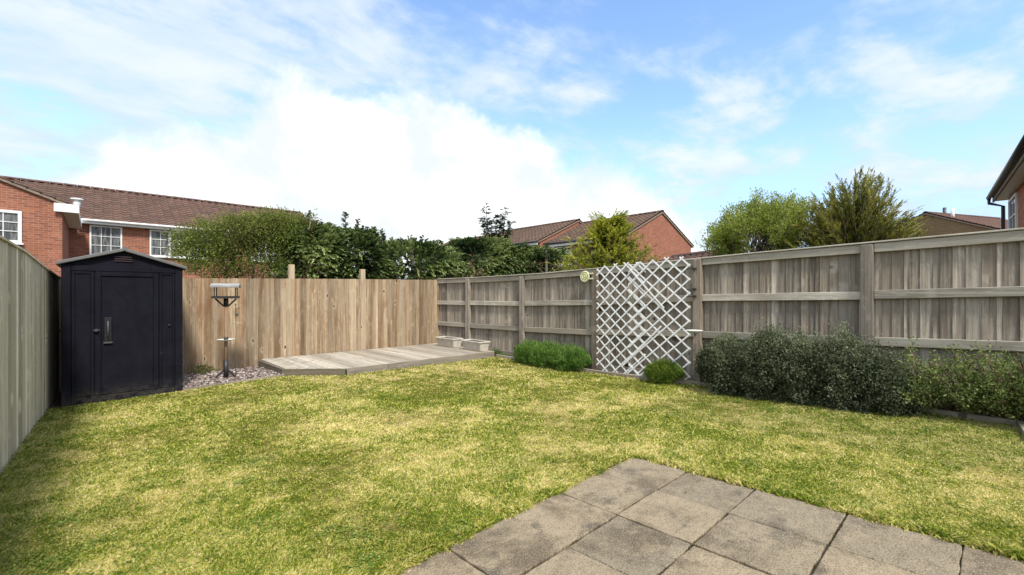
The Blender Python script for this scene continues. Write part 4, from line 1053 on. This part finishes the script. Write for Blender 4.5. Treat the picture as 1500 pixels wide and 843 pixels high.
L_oliv = leafmat('olive_leaves', [(0, (0.042, 0.066, 0.0144)), (.4, (0.12, 0.168, 0.0312)), (.75, (0.228, 0.288, 0.048)), (1, (0.372, 0.396, 0.084))], trans=.4, patch=(.12, .085, .035), pscale=1.3)
L_ley = leafmat('hedge_conifer', [(0, (0.03, 0.051, 0.021)), (.3, (0.0825, 0.128, 0.042)), (.6, (0.188, 0.255, 0.0825)), (1, (0.375, 0.435, 0.173))], trans=.15)
L_dark = leafmat('dark_conifer', [(0, (0.0288, 0.0528, 0.0288)), (.5, (0.072, 0.12, 0.048)), (1, (0.168, 0.24, 0.096))], trans=.15)
L_gold = leafmat('golden_conifer', [(0, (0.0633, 0.0886, 0.0127)), (.35, (0.164, 0.202, 0.0189)), (.7, (0.341, 0.366, 0.038)), (1, (0.531, 0.506, 0.0759))], trans=.3)
L_lime = leafmat('spring_leaves', [(0, (0.084, 0.12, 0.0216)), (.4, (0.216, 0.276, 0.042)), (.75, (0.36, 0.42, 0.072)), (1, (0.504, 0.528, 0.144))], trans=.45)
L_ygr = leafmat('yellow_green_conifer', [(0, (0.0562, 0.065, 0.015)), (.3, (0.138, 0.156, 0.0275)), (.6, (0.263, 0.269, 0.05)), (1, (0.425, 0.4, 0.1))], trans=.2)
L_lav = leafmat('bright_green_bush', [(0, (0.0264, 0.0726, 0.0132)), (.4, (0.0792, 0.172, 0.0264)), (.75, (0.158, 0.277, 0.0462)), (1, (0.29, 0.396, 0.106))], trans=.3)
L_ball = leafmat('fresh_green_bush', [(0, (.04, .08, .01)), (.5, (.12, .19, .02)), (1, (.25, .32, .06))], trans=.3)
L_dkb = leafmat('grey_green_bush', [(0, (.016, .023, .010)), (.3, (.045, .060, .026)), (.62, (.10, .122, .062)), (1, (.24, .26, .155))], trans=.18, rough=.6)
L_rsh = leafmat('light_green_shrub', [(0, (0.052, 0.078, 0.0208)), (.4, (0.143, 0.195, 0.052)), (.75, (0.26, 0.325, 0.0975)), (1, (0.39, 0.442, 0.169))], trans=.35)

def plant(name, loc, label, cat, group=None): return empty(name, loc, label, cat, group)

# leafy tree behind the back fence
c = at(362, 408, 8.75)
t1 = plant('leafy_tree', (c.x, c.y, GZ), 'olive green leafy tree with clipped flat top and pale stems, beyond the bird table', 'tree')
parts = []; cen = []
for px_, py_, D_, rx, rz, n_ in ((300, 352, 8.6, .42, .34, 170), (345, 345, 8.7, .5, .36, 260), (400, 342, 8.8, .55, .36, 300), (435, 350, 8.9, .4, .36, 200), (460, 352, 8.9, .2, .3, 60), (320, 385, 8.6, .5, .4, 200), (375, 385, 8.8, .55, .38, 130), (425, 388, 8.9, .5, .35, 120), (278, 372, 8.5, .3, .3, 75), (380, 335, 9.0, .7, .22, 150), (270, 350, 8.5, .22, .2, 30), (350, 330, 8.8, .4, .16, 90), (415, 326, 8.9, .45, .14, 110), (452, 330, 8.9, .18, .16, 40)):
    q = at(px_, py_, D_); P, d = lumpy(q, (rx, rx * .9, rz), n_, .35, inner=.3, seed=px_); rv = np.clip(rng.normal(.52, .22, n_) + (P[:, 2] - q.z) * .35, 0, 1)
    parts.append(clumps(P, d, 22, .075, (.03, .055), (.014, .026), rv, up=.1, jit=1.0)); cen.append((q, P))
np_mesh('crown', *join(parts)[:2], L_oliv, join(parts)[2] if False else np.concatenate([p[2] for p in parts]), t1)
mb = MB(); 
for px_, top in ((322, 350), (350, 340), (372, 338), (398, 335), (425, 345), (440, 335), (338, 330), (410, 350), (455, 325)):
    b_ = at(px_ * .55 + 372 * .45, 470, 8.75); b_.z = GZ; q = at(px_, top, 8.75); limbs(mb, b_, [q], .032, .1, 7)
    for k in range(4):
        u = random.uniform(.5, .9); s_ = b_.lerp(q, u); e_ = s_ + Vector((random.uniform(-.4, .4), random.uniform(-.3, .3), random.uniform(.2, .5))); limbs(mb, s_, [e_], .012, .05, 4)
mb.build('trunk', M['palebark'], t1)
# twiggy bare patch
mb = MB()
for k in range(46):
    b_ = at(random.uniform(412, 432), 405, 8.8); a_ = random.uniform(-.2, 1.0); e_ = b_ + Vector((CR[0] * a_ * .7, CR[1] * a_ * .7, random.uniform(.4, 1.0))) + Vector((0, random.uniform(-.25, .25), 0)); limbs(mb, b_, [e_], .008, .06, 5)
mb.build('twigs', M['bark'], t1)

# conifer hedge, each tree its own
def hedge_tree(px_, D_, wpx, top, label, spikes=(), n=420, mat_=L_ley, seed=0, dens=1.0):
    c = at(px_, 430, D_); r = wpx / F * D_ / 2; zt = ZC + (PY0 - top) / F * D_
    root = plant('conifer_tree', (c.x, c.y, GZ), label, 'tree', 'dark conifers behind the back fence')
    H = zt - GZ; parts = []
    N = int(n * 4.2)
    th = rng.uniform(0, 2 * np.pi, N); h = .35 + .65 * rng.random(N) ** .8
    nz = np.array([noise.noise(Vector((math.cos(a) * 1.4 + seed, math.sin(a) * 1.4, q * 4))) for a, q in zip(th, h)])
    prof = np.where(h > .82, np.sqrt(np.clip(1 - ((h - .82) / .2) ** 2, 0, 1)), 1.0)
    rr = r * 1.12 * prof * (.92 + .5 * nz) * (.3 + .7 * rng.random(N) ** .45)
    P = np.stack([c.x + rr * np.cos(th), c.y + rr * np.sin(th), GZ + H * .97 * h], 1)
    P[:, 1] = np.maximum(P[:, 1], 8.72 + rng.random(N) * .1)
    dv = np.stack([np.cos(th), np.sin(th), np.full(N, .35) + rng.normal(0, .3, N) + (h > .85) * 1.0], 1)
    rv = np.clip(rng.normal(.46, .17, N) + nz * .9, 0, 1)
    parts.append(sprays(P, dv, rng.uniform(.14, .30, N), 22, (.05, .09), (.018, .034), rv, droop=.35))
    for (sp, st, w) in spikes:     # leaders that stick out of the top
        q = at(sp, st, D_); k = 36; hh = rng.random(k); base = Vector((q.x, q.y, zt - .35)); ax = np.array(q) - np.array(base)
        P = np.array(base) + ax * hh[:, None]; a = rng.uniform(0, 6.28, k)
        dv = np.stack([np.cos(a), np.sin(a), np.full(k, 1.1)], 1); parts.append(sprays(P, dv, w * (1.15 - .75 * hh), 18, (.035, .06), (.012, .02), np.clip(rng.normal(.35, .15, k), 0, 1), droop=.3))
    V_, Q_, r_ = join(parts); np_mesh('crown', V_, Q_, mat_, r_, root)
    mb = MB(); mb.tube([(c.x, c.y, GZ - .1), (c.x + .03, c.y, GZ + H * .5), (c.x, c.y, zt - .1)], [.09, .06, .02], 8)
    for (sp, st, w) in spikes: q = at(sp, st, D_); mb.tube([(c.x, c.y, zt - .8), (q.x, q.y, zt - .3), (q.x, q.y, q.z)], [.03, .015, .004], 5)
    mb.build('trunk', M['bark'], root)
hedge_tree(462, 9.2, 80, 332, 'first dark conifer of the hedge, touching the olive leafy tree', [(452, 311, .16), (440, 322, .16), (473, 330, .14)], 560, seed=1)
hedge_tree(523, 9.8, 84, 338, 'dark conifer with tall ragged leaders, above the gap between the two pale posts', [(506, 313, .2), (524, 322, .18), (547, 335, .18), (494, 333, .16), (560, 338, .13)], 560, seed=2)
hedge_tree(604, 10.9, 116, 356, 'broad low dark conifer of the hedge, over the right half of the decking', [(601, 346, .16), (618, 347, .14), (575, 350, .16), (646, 354, .13), (560, 352, .15)], 760, seed=3)
hedge_tree(703, 12.2, 124, 352, 'dark conifer of the hedge below the thin tall sprigs', [(674, 352, .2), (692, 349, .2), (745, 352, .2)], 760, seed=4)
hedge_tree(800, 12.4, 150, 362, 'dark conifer at the right end of the hedge, next to the golden conifer', [(772, 354, .2), (800, 358, .2), (826, 362, .2), (845, 366, .2)], 950, seed=5)
# thin sprigs
c = at(724, 430, 13.3)
r_ = plant('slender_conifer', (c.x, c.y, GZ), 'thin dark sprigs of a slender conifer standing above the hedge against the sky', 'tree')
parts = []; mb = MB()
for sp, st, sb in ((712, 303, 350), (706, 320, 350), (727, 315, 352), (741, 307, 352), (733, 322, 350), (719, 322, 350), (747, 326, 352)):
    q = at(sp, st, 13.3); b_ = at(sp - (sp - 724) * .3, sb, 13.3); k = 46; hh = rng.random(k); P = np.array(b_) + (np.array(q) - np.array(b_)) * hh[:, None] + rng.normal(0, .03, (k, 3)); a = rng.uniform(0, 6.28, k)
    dv = np.stack([np.cos(a), np.sin(a), np.full(k, .7)], 1); parts.append(sprays(P, dv, rng.uniform(.12, .24, k) * (1.15 - .5 * hh), 16, (.045, .085), (.02, .036), np.clip(rng.normal(.3, .15, k), 0, 1), droop=.5))
    mb.tube([(c.x, c.y, GZ), tuple(b_), tuple(q)], [.05, .02, .005], 5)
V_, Q_, rr_ = join(parts); np_mesh('crown', V_, Q_, L_dark, rr_, r_); mb.build('trunk', M['bark'], r_)

def branchy(root, base, H, targets_fn, nb, m_leaf, mat_leaf, mat_bark, r0, spr=None, clump=None, per=14):
    pass
# golden conifer
c = at(893, 430, 10.6)
gc = plant('golden_conifer', (c.x, c.y, GZ), 'bright yellow green conifer with spiky top, behind the fence left of the brick gable', 'tree')
mb = MB(); parts = []; SC = 10.6 / F
trunk_top = at(890, 322, 10.6); mb.tube([(c.x, c.y, GZ), (c.x, c.y, ZC), tuple(trunk_top)], [.08, .05, .01], 8)
for k in range(330):
    h = random.random() ** 1.1; zb_ = ZC - .2 + h * (trunk_top.z - ZC + .1); a = random.uniform(0, 2 * math.pi)
    Lb = (1 - min(1, h * 1.15) * .74) * random.uniform(.62, 1.05) * 1.5
    s_ = Vector((c.x, c.y, zb_)); up = random.uniform(.25, .75)
    e_ = s_ + Vector((math.cos(a) * Lb, math.sin(a) * Lb, Lb * up))
    mb.tube([s_, s_.lerp(e_, .5) - Vector((0, 0, .03)), e_], [.012, .008, .003], 4)
    kk = 13; t = rng.uniform(.25, 1, kk); P = np.array(s_) + (np.array(e_) - np.array(s_)) * t[:, None] + rng.normal(0, .035, (kk, 3))
    dv = np.array([math.cos(a), math.sin(a), up + .3]) + rng.normal(0, .5, (kk, 3))
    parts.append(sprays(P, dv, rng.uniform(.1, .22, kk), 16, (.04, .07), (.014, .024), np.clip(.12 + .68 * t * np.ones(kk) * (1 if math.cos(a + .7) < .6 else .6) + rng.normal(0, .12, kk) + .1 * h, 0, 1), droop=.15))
for sp, st in ((882, 312), (902, 318), (872, 328), (912, 322), (893, 316)):
    q = at(sp, st, 10.6); k = 14; hh = rng.random(k); b_ = np.array(at(sp, 345, 10.6)); P = b_ + (np.array(q) - b_) * hh[:, None]; a = rng.uniform(0, 6.28, k)
    parts.append(sprays(P, np.stack([np.cos(a) * .6, np.sin(a) * .6, np.ones(k)], 1), .14 * (1.2 - .6 * hh), 12, (.035, .06), (.012, .02), np.clip(rng.normal(.6, .15, k), 0, 1), droop=.1))
V_, Q_, rr_ = join(parts); np_mesh('crown', V_, Q_, L_gold, rr_, gc); mb.build('trunk', M['bark'], gc)

# airy spring tree
c = at(1100, 430, 13.0)
st_ = plant('leafy_tree', (c.x, c.y, GZ), 'airy light green deciduous tree with sky showing through, behind the right fence', 'tree')
mb = MB(); parts = []
mb.tube([(c.x, c.y, GZ - .1), (c.x, c.y, ZC + .2)], [.12, .09], 8)
outl = [(1176, 290), (1190, 298), (1194, 315), (1190, 335), (1172, 284), (1140, 280), (1024, 352), (1030, 335), (1042, 322), (1055, 308), (1068, 296), (1082, 288), (1098, 281), (1115, 281), (1132, 283), (1150, 280), (1165, 283), (1180, 290), (1035, 362), (1185, 320), (1180, 345)]
for k in range(330):
    ox, oy = random.choice(outl); t = random.uniform(.45, 1.0) ** .7; u = random.random()
    ox2, oy2 = random.choice(outl); mx_, my_ = ox + (ox2 - ox) * random.uniform(0, .35), oy + (oy2 - oy) * random.uniform(0, .35)
    D_ = 13 + random.gauss(0, .55)
    tip = at(1105 + (mx_ - 1105) * t, 372 + (my_ - 372) * t, D_); s_ = Vector((c.x + random.gauss(0, .3), c.y + random.gauss(0, .5), ZC - .3 + random.random() * .9)).lerp(tip, .3)
    mid = s_.lerp(tip, .55) + Vector((random.uniform(-.1, .1), random.uniform(-.1, .1), -.08))
    mb.tube([s_, mid, tip], [.012, .008, .003], 4)
    kk = 13; tt = rng.uniform(.25, 1, kk); P = np.array(mid) + (np.array(tip) - np.array(mid)) * tt[:, None] + rng.normal(0, .06, (kk, 3))
    parts.append(clumps(P, np.tile(np.array(tip - s_) / (tip - s_).length, (kk, 1)), 9, .055, (.05, .085), (.022, .036), np.clip(rng.normal(.5, .2, kk), 0, 1), up=.2, jit=.9))
V_, Q_, rr_ = join(parts); np_mesh('crown', V_, Q_, L_lime, rr_, st_); mb.build('trunk', M['bark'], st_)

# big feathery conifer
c = at(1255, 430, 12.2)
fc_ = plant('feathery_conifer', (c.x, c.y, GZ), 'large dull green conifer with upswept feathery branches, tallest tree behind the right fence', 'tree')
mb = MB(); parts = []; tt_ = at(1252, 265, 12.2)
mb.tube([(c.x, c.y, GZ), (c.x, c.y, ZC + .5), tuple(tt_)], [.14, .1, .015], 8)
outl = [(1252, 258), (1262, 256), (1240, 260), (1228, 266), (1275, 258), (1290, 264), (1300, 272), (1312, 282), (1305, 300), (1285, 270), (1215, 275), (1205, 285), (1190, 292), (1180, 300), (1170, 315), (1165, 335), (1315, 320), (1330, 325), (1342, 312), (1348, 322), (1325, 345), (1165, 355), (1340, 345), (1300, 345), (1210, 278), (1320, 300), (1352, 345), (1196, 300), (1270, 262)]
outl += [(1168, 345), (1162, 325), (1176, 312), (1350, 335), (1345, 328), (1335, 318), (1322, 310), (1186, 305), (1355, 350), (1168, 365)]
for k in range(470):
    ox, oy = random.choice(outl); t = random.uniform(.4, 1.02) ** .6; D_ = 12.2 + random.gauss(0, .5) * 1.0
    jx, jy = random.gauss(0, 4), random.gauss(0, 4)
    tip = at(1255 + (ox - 1255) * t + jx * t, 362 + (oy - 362) * t + jy, D_)
    hfrac = random.uniform(.25, .8); s_ = Vector((c.x + random.gauss(0, .05), c.y + random.gauss(0, .08), ZC + .0 + (tip.z - ZC) * hfrac * .9))
    mid = s_.lerp(tip, .55) - Vector((0, 0, .16)); mb.tube([s_, mid, tip], [.02, .011, .003], 4)
    kk = 17; q = rng.uniform(.1, 1, kk); P = np.where((q < .5)[:, None], np.array(s_) + (np.array(mid) - np.array(s_)) * (q * 2)[:, None], np.array(mid) + (np.array(tip) - np.array(mid)) * (q * 2 - 1)[:, None])
    ax = np.array(tip - mid); ax = ax / np.linalg.norm(ax); dv = ax + rng.normal(0, .26, (kk, 3)) * np.array([1, 1, .7])
    parts.append(sprays(P, dv, rng.uniform(.2, .42, kk) * (1.1 - .4 * q), 17, (.05, .09), (.014, .026), np.clip(.12 + .5 * q + random.gauss(0, .16) + rng.normal(0, .08, kk), 0, 1), droop=.12, flat=.75))
V_, Q_, rr_ = join(parts); np_mesh('crown', V_, Q_, L_ygr, rr_, fc_); mb.build('trunk', M['bark'], fc_)

lawn_weeds()
# ------------------------------------------------------------------ border plants
def row_bush(name, label, cat, mat_, y0, y1, xc, rx, hfun, n, kind, stem_m=None):
    root = plant(name, (xc, (y0 + y1) / 2, g(xc, (y0 + y1) / 2)), label, cat); parts = []
    y = rng.uniform(y0, y1, n); th = np.arccos(rng.uniform(-1, 1, n)); ends = np.minimum((y - y0), (y1 - y)); ek = np.sqrt(np.clip(ends / .22, .05, 1))
    hh = np.array([hfun(q) for q in y]); nz = np.array([noise.noise(Vector((q * 5.5, a * 1.6, 3))) + .6 * noise.noise(Vector((q * 13, a * 5, 8))) for q, a in zip(y, th)])
    sc_ = (1 + .95 * nz) * ek * (.6 + .4 * rng.random(n) ** .5)
    a = rng.uniform(-.55, np.pi + .9, n)
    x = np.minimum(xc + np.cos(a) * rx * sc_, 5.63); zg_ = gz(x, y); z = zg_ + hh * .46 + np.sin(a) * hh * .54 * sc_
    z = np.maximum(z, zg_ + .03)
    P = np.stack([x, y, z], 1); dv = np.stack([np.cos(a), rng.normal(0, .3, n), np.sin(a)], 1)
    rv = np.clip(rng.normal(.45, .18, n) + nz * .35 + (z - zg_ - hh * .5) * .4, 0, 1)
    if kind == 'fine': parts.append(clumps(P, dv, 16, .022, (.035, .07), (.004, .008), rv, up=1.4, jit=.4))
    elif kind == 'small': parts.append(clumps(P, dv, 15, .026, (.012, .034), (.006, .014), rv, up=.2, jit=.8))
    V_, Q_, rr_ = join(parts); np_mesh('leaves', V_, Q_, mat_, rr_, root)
    mb = MB()
    for k in range(int((y1 - y0) * 26)):
        q = random.uniform(y0 + .08, y1 - .08); b_ = Vector((min(xc + .06, 5.6), q, g(xc, q))); e_ = Vector((xc + random.uniform(-rx, .1) * .8, q + random.uniform(-.2, .2), g(xc, q) + hfun(q) * random.uniform(.5, .95))); limbs(mb, b_, [e_], .006, .03, 4)
    mb.build('stems', stem_m or M['bark'], root)
row_bush('green_bush', 'low bright green fine leaved bush between the decking and the trellis', 'bush', L_lav, 4.22, 5.72, 5.50, .20, lambda q: .30, 2300, 'fine')
row_bush('round_bush', 'small fresh green round bush at the foot of the white trellis', 'bush', L_ball, 2.72, 3.16, 5.47, .15, lambda q: .24, 900, 'fine')
row_bush('dark_bush', 'large dark grey green bush spilling over the edging right of the trellis', 'bush', L_dkb, .40, 2.42, 5.40, .25, lambda q: float(np.interp(q, [.4, .5, .68, .92, 1.2, 1.45, 1.63, 1.8, 1.95, 2.2, 2.33, 2.45], [.26, .34, .50, .60, .59, .55, .68, .60, .50, .58, .64, .62])), 7600, 'small')

# open light shrub at the right
rs = plant('light_shrub', (5.45, .1, g(5.45, .1)), 'open light green shrub with bare reddish stems in the border at the right edge', 'shrub')
mb = MB(); parts = []
for k in range(190):
    q = random.uniform(-1.0, .38); b_ = Vector((random.uniform(5.5, 5.6), q, g(5.55, q))); z = g(5.55, q)
    e_ = Vector((random.uniform(5.12, 5.6), q + random.uniform(-.32, .3), z + random.uniform(.22, .60)))
    if e_.y > .52: e_.y = .5
    limbs(mb, b_, [e_], .006, .04, 5); kk = 16; t = rng.uniform(.45, 1.05, kk); P = np.array(b_) + (np.array(e_) - np.array(b_)) * t[:, None] + rng.normal(0, .035, (kk, 3)); P[:, 0] = np.minimum(P[:, 0], 5.63)
    parts.append(clumps(P, np.tile(np.array([-.3, 0, .6]), (kk, 1)), 9, .022, (.018, .034), (.009, .016), np.clip(rng.normal(.5, .2, kk), 0, 1), up=.3, jit=1.0))
V_, Q_, rr_ = join(parts); np_mesh('leaves', V_, Q_, L_rsh, rr_, rs); mb.build('stems', plain('red_stems', (.16, .09, .06), .9, var=.3), rs)

def weed(px_, py_, D_, r, h, n, label, mt):
    q = at(px_, py_, D_); z = g(q.x, q.y); root = plant('small_weed', (q.x, q.y, z), label, 'weed')
    P, d = lumpy((q.x, q.y, z + h * .5), (r, r, h * .5), n, .3, inner=.3, seed=px_); V_, Q_, rr_ = clumps(P, d, 8, .02, (.02, .04), (.01, .017), np.clip(rng.normal(.45, .2, n), 0, 1)); np_mesh('leaves', V_, Q_, mt, rr_, root)
    mb = MB()
    for k in range(8): limbs(mb, (q.x, q.y, z), [P[k]], .003, .01, 3)
    mb.build('stems', M['bark'], root)
weed(728, 522, 8.55, .13, .11, 70, 'small low weeds at the corner of the decking', L_lav)
weed(296, 548, 6.75, .2, .13, 60, 'small weed growing against the brown fence beside the shed', L_oliv)
weed(741, 524, 8.3, .07, .05, 20, 'tiny green sprout beside the gravel board right of the decking', L_ball)

# ------------------------------------------------------------------ sky and sun
EL = R(50); SD = Vector((-.28, -.96, 0)).normalized() * math.cos(EL) + Vector((0, 0, math.sin(EL)))
sun_d = bpy.data.lights.new('sun', 'SUN'); sun = bpy.data.objects.new('sun', sun_d); COL.objects.link(sun)
sun_d.energy = 2.25; sun_d.angle = R(8); sun_d.color = (1, .95, .87)
sun.rotation_euler = SD.to_track_quat('Z', 'Y').to_euler(); sun.location = SD * 30
w = bpy.data.worlds.new('World'); scene.world = w; w.use_nodes = True
n = NT(w.node_tree); w.node_tree.nodes.clear()
out = n.add('ShaderNodeOutputWorld'); sky = n.add('ShaderNodeTexSky', sky_type='NISHITA'); sky.sun_disc = False; sky.sun_elevation = EL
sky.sun_rotation = math.atan2(SD.x, SD.y); sky.altitude = 0; sky.air_density = 1.0; sky.dust_density = .6; sky.ozone_density = 1.5
dirv = n.add('ShaderNodeTexCoord').outputs['Generated']; sp = n.add('ShaderNodeSeparateXYZ'); n.lk(dirv, sp.inputs[0]); X, Y, Z = sp.outputs
az = n.math('ARCTAN2', X, Y); el = n.math('ARCSINE', Z)
ae = n.add('ShaderNodeCombineXYZ'); n.lk(az, ae.inputs[0]); n.lk(el, ae.inputs[1]); ae = ae.outputs[0]
# cumulus bank: top edge as elevation over azimuth
edge_pts = [(-60, 14), (-30, 10), (-6, 9.0), (-1.8, 10.6), (2.9, 14.2), (8.5, 18.0), (13.5, 20.6), (19, 23.2), (24.5, 21.6), (30, 23.0), (37, 20.8), (44, 19.6), (50, 17.0), (56, 13.8), (62, 10), (66, 6.5), (74, 3.5), (92, 3), (140, 10)]
fcv = n.add('ShaderNodeFloatCurve'); cm = fcv.mapping.curves[0]
xs = [(a + 60) / 200 for a, _ in edge_pts]; ysv = [e / 45 for _, e in edge_pts]
cm.points[0].location = (xs[0], ysv[0]); cm.points[-1].location = (xs[-1], ysv[-1])
for a, e in zip(xs[1:-1], ysv[1:-1]): cm.points.new(a, e)
fcv.mapping.update()
n.lk(n.math('DIVIDE', n.math('ADD', n.math('MULTIPLY', az, 180 / math.pi), 60.0), 200.0), fcv.inputs['Value'])
edge_el = n.math('MULTIPLY', fcv.outputs[0], 45 * math.pi / 180)
nb1 = n.noise(ae, 5.5, 7, .6, dist=.3); nb2 = n.noise(ae, 2.2, 4, .55)
dlt = n.math('ADD', n.math('SUBTRACT', edge_el, el), n.math('MULTIPLY', n.math('SUBTRACT', nb1, .5), .26))
bank = n.smooth(dlt, -.035, .04)
# soft veil around the bank and to the left
veil = n.smooth(n.math('ADD', n.math('ADD', n.math('SUBTRACT', edge_el, el), n.math('MULTIPLY', n.math('SUBTRACT', nb2, .5), .5)), n.math('MULTIPLY', n.smooth(az, -.3, .75, .25, -.02), 1.0)), -.12, .30)
# wispy high cloud on a plane overhead
inv = n.math('DIVIDE', 1.0, n.math('MAXIMUM', n.math('ADD', Z, .12), .06))
pl = n.add('ShaderNodeCombineXYZ'); n.lk(n.math('MULTIPLY', X, inv), pl.inputs[0]); n.lk(n.math('MULTIPLY', Y, inv), pl.inputs[1]); pl = pl.outputs[0]
rotm = n.add('ShaderNodeMapping'); n.lk(pl, rotm.inputs[0]); rotm.inputs['Rotation'].default_value = (0, 0, R(28)); rotm.inputs['Scale'].default_value = (1.0, 1.7, 1)
w1 = n.noise(rotm.outputs[0], 1.25, 8, .58, dist=.25); w2 = n.noise(pl, 3.4, 7, .6, dist=.2); w3 = n.noise(pl, .45, 3, .5)
wv = n.math('ADD', n.math('ADD', n.math('MULTIPLY', w1, .52), n.math('MULTIPLY', w2, .36)), n.math('MULTIPLY', w3, .25))
wisp = n.smooth(n.math('ADD', wv, n.math('MULTIPLY', n.smooth(az, -.1, 1.0, 1, 0), .06)), .50, .66)
low = n.smooth(el, .0, .38, .95, 0)
blue = n.mix(1.0, sky.outputs[0], (1.42, 1.52, 1.6), 'MULTIPLY')
blue = n.mix(low, blue, (2.75, 3.75, 5.2))
cl = n.math('MAXIMUM', n.math('MULTIPLY', wisp, .9), n.math('MULTIPLY', n.math('MULTIPLY', veil, n.smooth(w2, .36, .6, .3, 1)), .7))
skyc = n.mix(cl, blue, n.mix(n.smooth(w1, .4, .7), (3.3, 4.05, 5.1), (4.5, 4.8, 5.2)))
shade_b = n.smooth(n.noise(ae, 5.0, 7, .6), .38, .6)
skyc = n.mix(bank, skyc, n.mix(shade_b, (4.35, 4.65, 5.0), (6.0, 6.1, 6.2)))
skyc = n.mix(n.smooth(el, R(35), R(60)), skyc, (7.6, 7.8, 8.1))  # bright cloud cover above the view, added to fill the shadows
bg = n.add('ShaderNodeBackground'); n.lk(skyc, bg.inputs['Color']); bg.inputs['Strength'].default_value = .1; n.lk(bg.outputs[0], out.inputs['Surface'])

vs = scene.view_settings; scene.display_settings.display_device = 'sRGB'
vs.view_transform = 'Standard'; vs.look = 'None'; vs.exposure = 1.07; vs.gamma = 1.0; vs.use_curve_mapping = False
scene.cycles.max_bounces = 6; scene.cycles.transparent_max_bounces = 8
